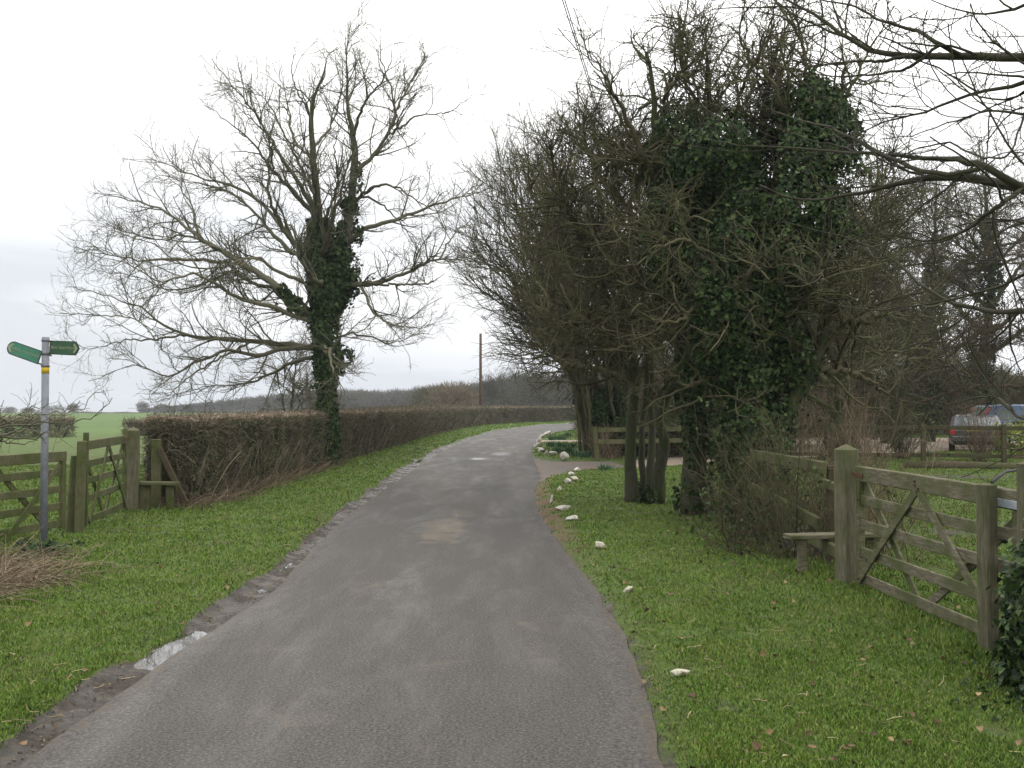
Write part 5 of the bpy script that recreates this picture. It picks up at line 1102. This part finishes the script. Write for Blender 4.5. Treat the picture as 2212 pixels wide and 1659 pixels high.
for (u, v), w_, h_, lb, mt, rz, pk in [
    (C3(962, 960), 11, 6, 'small pale stone farthest along the lane edge', 'stone', 0, 0), (C3(935, 970), 10, 7, 'rounded stone second from the far end of the row', 'stone', 0, 0), (C3(903, 988), 14, 8, 'long stone leaning on the boulder north of the path', 'stone', .3, 0), (C3(880, 1012), 13, 13, 'upright pale boulder just beyond the narrow path', 'stone', .2, .3),
    (C3(868, 1072), 17, 12, 'large lumpy boulder on the lane corner nearest the narrow path', 'stone', .1, 0), (C3(868, 1096), 13, 6, 'flat stone wedged under the lumpy corner boulder', 'moss_stone', 0, 0), (C3(897, 1117), 15, 9, 'flat-topped stone in front of the lumpy corner boulder', 'stone', -.1, 0),
    (C3(938, 1137), 10, 9, 'small dark-sided stone beside the long low one', 'moss_stone', .2, .2), (C3(985, 1143), 21, 10, 'long low stone left of the pointed boulder', 'stone', -.15, 0), (C3(1080, 1158), 22, 18, 'pointed triangular boulder beside the driveway mouth', 'stone', 0, .55),
    (C3(1185, 1284), 16, 9, 'white stone nearest the driveway on the grass corner', 'stone', .15, 0), (C3(1140, 1318), 16, 9, 'white stone second from the driveway on the grass corner', 'stone', -.15, 0), (C3(1166, 1360), 18, 11, 'arched cream stone touching its rounder neighbour', 'moss_stone', -.3, 0), (C3(1124, 1380), 17, 11, 'rounded white stone touching the arched cream one', 'stone', 0, 0),
    (C3(1045, 1445), 13, 9, 'small tan stone on the inside of the bend', 'moss_stone', .3, .2), (C3(982, 1532), 13, 15, 'slim upright cream stone at the dirt edge of the lane', 'stone', .9, .3), (C3(1075, 1606), 33, 11, 'long flat grey-white stone lying in the grass', 'stone', .16, 0), ((1234, 1125), 28, 10, 'bright white wedge-shaped stone in the grass', 'stone', .08, 0),
    ((1302, 1186), 32, 14, 'knobbly white flint beside the muddy scrape', 'moss_stone', -.25, 0), ((1358, 1278), 26, 14, 'small twisted flint halfway to the nearest stone', 'moss_stone', .35, 0), ((1468, 1461), 46, 16, 'nearest white flint lying in the verge grass', 'moss_stone', .12, 0), ((1713, 1192), 8, 16, 'pale stone under the thicket beside the stile', 'stone', 0, .2)]:
    stone(u, v, w_, h_, lb, mt, rz, pk=pk)

# daffodil clumps
def daffs():
    n_ = 85; K = 4; a = rng.uniform(0, 6.28, n_); rr = np.abs(rng.normal(size=n_)) * .12; base = np.c_[np.cos(a) * rr, np.sin(a) * rr, np.zeros(n_)]; d = norm(np.c_[np.cos(a) * .35, np.sin(a) * .35, np.ones(n_)] + rng.normal(size=(n_, 3)) * .12)
    L = rng.uniform(.18, .34, n_)[:, None]; s = norm(np.cross(d, rng.normal(size=(n_, 3)))) * .011; m = base + d * L * .6; tip = base + (d + [0, 0, -.15]) * L
    V = np.stack([base - s, base + s, m + s, tip, m - s], 1).reshape(-1, 3); i = (np.arange(n_) * 5)[:, None]; me_o = meshobj('daffodil_clump', V, [i + np.array([[0, 1, 2, 4]]), i + np.array([[4, 2, 3]])], M['daff'])
    L_ = [((975, 1022), 'daffodil leaves farthest left beyond the narrow path'), ((1028, 1020), 'daffodil leaves in the middle beyond the narrow path'), ((1072, 1020), 'daffodil leaves right of centre beyond the narrow path'), ((1117, 998), 'small clump of leaves farthest back on the far grass'), ((990, 1084), 'left clump of the row behind the long low stone'), ((1038, 1088), 'middle clump of the row just this side of the path'), ((1085, 1092), 'right clump of the row just this side of the path'),
          ((1030, 1140), 'dense leaf clump directly left of the pointed boulder'), ((1135, 1140), 'dense leaf clump behind the pointed boulder'), ((1182, 1172), 'leaf clump right of the pointed boulder'), ((1250, 1178), 'leaf clump at the foot of the driveway fence'), ((1418, 1285), 'lone leaf clump on the near grass by the driveway'), ((1160, 1095), 'bright leaf clump against the stakes')]
    for k, (c, lb) in enumerate(L_):
        o = me_o if k == 0 else me_o.copy()
        if k: COL.objects.link(o)
        p = gnd(*C3(*c)); o.location = (p[0], p[1], max(0, lay(p[:1], p[1:2])[0][0]) - .01); o.rotation_euler = (0, 0, k * 1.3); s = .85 if c[0] < 1400 else .7; o.scale = (s * 1.2, s * 1.2, s); meta(o, lb, 'daffodils', 'clumps of daffodil leaves by the driveway')
daffs()

# ---------------------------------------------------------------- cars
def car(name, label, loc, rz, L, W, H, paintm, roofm, prof, belt, wins, wheel_r=.32, tall_lamp=True, roof_in=.14):
    """prof: side outline (x from rear, z) of roofline; body lofted across the width with tumblehome above the belt"""
    c = empty(name, loc, label, 'car', rz=rz)
    def add(nm, V, Fc, mt, par=c, smooth=False):
        me = bpy.data.meshes.new(nm); me.from_pydata([tuple(map(float, a)) for a in V], [], [list(map(int, a)) for a in Fc]); me.materials.append(mt)
        me.polygons.foreach_set('use_smooth', np.full(len(me.polygons), bool(smooth)))
        o = bpy.data.objects.new(nm, me); link(o, par); return o
    xs = np.linspace(0, L, 46); top = np.interp(xs, [p[0] for p in prof], [p[1] for p in prof]); ring_n = 0; rows = []
    for x, t_ in zip(xs, top):
        e = min(x, L - x); nar = 1 - .10 * math.exp(-e / .25); hw = W / 2 * nar
        zb = .24 + .10 * math.exp(-e / .12)
        bl = min(belt, t_ - .02); up_w = hw - roof_in * max(0, (t_ - belt)) / (H - belt)
        r = [(-hw * .9, zb), (-hw * .985, zb + .10), (-hw, .5), (-hw * .985, bl - .03), (-hw * .96, bl)]
        r += [(-(up_w + .02), t_ - .07 if t_ > belt + .12 else bl + .005), (-(up_w - .09), t_ - .012), (0, t_)]
        r = r + [(-a, b) for a, b in r[-2::-1]]; rows.append([(x, a, b) for a, b in r]); ring_n = len(r)
    V = [p for r in rows for p in r]; Fc = []
    for i in range(len(rows) - 1):
        for j in range(ring_n - 1): Fc.append([i * ring_n + j, (i + 1) * ring_n + j, (i + 1) * ring_n + j + 1, i * ring_n + j + 1])
        Fc.append([i * ring_n + ring_n - 1, (i + 1) * ring_n + ring_n - 1, (i + 1) * ring_n, i * ring_n])
    Fc.append([j for j in range(ring_n)]); Fc.append([(len(rows) - 1) * ring_n + j for j in range(ring_n)][::-1])
    body = add('body', V, Fc, paintm, smooth=False)
    # side windows, proud of the tumblehome
    for sgn in (-1, 1):
        for (x0, x1, z0, z1) in wins:
            def side(x, z): 
                t_ = np.interp(x, [p[0] for p in prof], [p[1] for p in prof]); e = min(x, L - x); hw = W / 2 * (1 - .10 * math.exp(-e / .25)); uw = hw - roof_in * max(0, (t_ - belt)) / (H - belt) + .02
                f = np.clip((z - belt) / max(t_ - .07 - belt, .01), 0, 1); return sgn * ((hw * .96) * (1 - f) + uw * f + .008)
            q_ = [(x0, z0), (x1, z0), (x1 - .06, z1), (x0 + .06, z1)]; add('window', [(x, side(x, z), z) for x, z in q_], [[0, 1, 2, 3]], M['glass'])
    # wheels with arches' dark discs
    for x in (.78, L - .85):
        for sgn in (-1, 1):
            th = np.linspace(0, 2 * math.pi, 25)[:-1]; R_ = [(wheel_r - .03, .0), (wheel_r, .02), (wheel_r, .17), (wheel_r - .03, .19)]; yo = sgn * (W / 2 - .19)
            V = [(x + r * math.cos(a), yo + sgn * y_, wheel_r + r * math.sin(a)) for r, y_ in R_ for a in th]; k = len(th); Fc = [[i * k + j, i * k + (j + 1) % k, (i + 1) * k + (j + 1) % k, (i + 1) * k + j] for i in range(3) for j in range(k)] + [list(range(k)), [3 * k + j for j in range(k)]]
            wh = add('wheel', V, Fc, M['tyre']); V = [(x + .19 * math.cos(a) * f, yo + sgn * y_, wheel_r + .19 * math.sin(a) * f) for f, y_ in ((1, .192), (.8, .198), (.2, .2)) for a in th]; add('rim', V, [[i * k + j, i * k + (j + 1) % k, (i + 1) * k + (j + 1) % k, (i + 1) * k + j] for i in range(2) for j in range(k)] + [[2 * k + j for j in range(k)]], M['rim'], wh)
    # rear glass follows the tailgate slope, lamps at its sides
    rp = [p for p in prof if p[0] < .9]; zA, zB = belt + .03, rp[-1][1] - .08 if len(rp) > 1 else H - .1
    def back(z): return float(np.interp(z, [p[1] for p in rp], [p[0] for p in rp])) - .012
    hw = W / 2 * .78; add('rear_window', [(back(zA), -hw, zA), (back(zA), hw, zA), (back(zB), hw * .86, zB), (back(zB), -hw * .86, zB)], [[0, 1, 2, 3]], M['glass'])
    for sgn in (-1, 1):
        z0, z1 = (.72, H - .16) if tall_lamp else (.62, .80); o1 = W / 2 * .90 + .015; 
        def lampx(z): return back(z) - .01 if z > rp[0][1] else -.02
        zs = np.linspace(z0, z1, 6); V = []
        for z in zs:
            tw = (W / 2 * .90 + .012) - (roof_in * max(0, z - belt) / (H - belt)) * .9; V += [(lampx(z) - .012, sgn * (tw - .14), z), (lampx(z) - .012, sgn * tw, z), (lampx(z) + .16, sgn * (tw + .035), z)]
        Fc = [[i * 3 + j, i * 3 + j + 1, (i + 1) * 3 + j + 1, (i + 1) * 3 + j] for i in range(5) for j in range(2)]; add('rear_lamp', V, Fc, M['red_lamp'])
        if tall_lamp: 
            V2 = [(lampx(z) - .016, sgn * (W / 2 * .90 - .14), z) for z in (.9, .98)] + [(lampx(z) - .016, sgn * (W / 2 * .90 + .0), z) for z in (.98, .9)]; add('lamp_lens', V2, [[0, 1, 2, 3]], M['clear_lamp'])
    v, f = frame_box((-.05, -W / 2 * .86, .46), (-.05, W / 2 * .86, .46), .14, .2, bev=.04, seg=3, warp=0); add('rear_bumper', v, [a for ff in f for a in ff], paintm)
    v, f = frame_box((-.035, -.26, .78), (-.035, .26, .78), .012, .11, bev=.001, seg=1, warp=0); add('number_plate', v, [a for ff in f for a in ff], M['yellow'])
    return c
car('parked_estate_car', 'blue estate car with tall red rear lamps parked at the right edge', (17.6, 38.5, 0), 0, 4.6, 1.78, 1.68, M['blue_paint'], M['blue_paint'],
    [(0, .78), (.05, .98), (.42, 1.56), (.6, 1.60), (1.5, 1.64), (2.6, 1.58), (3.35, 1.06), (4.4, .86), (4.6, .6)], 1.0, [(.55, 1.35, 1.04, 1.46), (1.45, 2.25, 1.02, 1.50), (2.33, 3.0, 1.02, 1.44)])
car('parked_small_car', 'small dark car with grey roof partly hidden left of the blue car', (15.45, 33.5, 0), math.radians(66), 3.5, 1.66, 1.28, M['dark_paint'], M['grey_paint'],
    [(0, .74), (.06, .92), (.75, 1.24), (1.3, 1.28), (2.0, 1.26), (2.6, .92), (3.3, .78), (3.5, .55)], .88, [(1.0, 2.2, .93, 1.16)], tall_lamp=False)

# ---------------------------------------------------------------- air
HAZE = True
if HAZE:
    me = bpy.data.meshes.new('haze'); x0, x1, y0, y1, z0, z1 = -2600, 2600, -80, 3100, -25, 32
    me.from_pydata([(x, y, z) for x in (x0, x1) for y in (y0, y1) for z in (z0, z1)], [], [[0, 1, 3, 2], [4, 6, 7, 5], [0, 4, 5, 1], [2, 3, 7, 6], [0, 2, 6, 4], [1, 5, 7, 3]])
    m = bpy.data.materials.new('haze'); m.use_nodes = True; n = m.node_tree; n.nodes.clear(); out = n.nodes.new('ShaderNodeOutputMaterial'); pv = n.nodes.new('ShaderNodeVolumePrincipled')
    pv.inputs['Color'].default_value = (.88, .93, 1, 1); pv.inputs['Density'].default_value = .0005; pv.inputs['Anisotropy'].default_value = .2; n.links.new(pv.outputs[0], out.inputs['Volume']); me.materials.append(m)
    o = bpy.data.objects.new('haze', me); link(o); o['kind'] = 'stuff'; o['label'] = 'thin pale haze over the distant fields and wood'; o['category'] = 'haze'
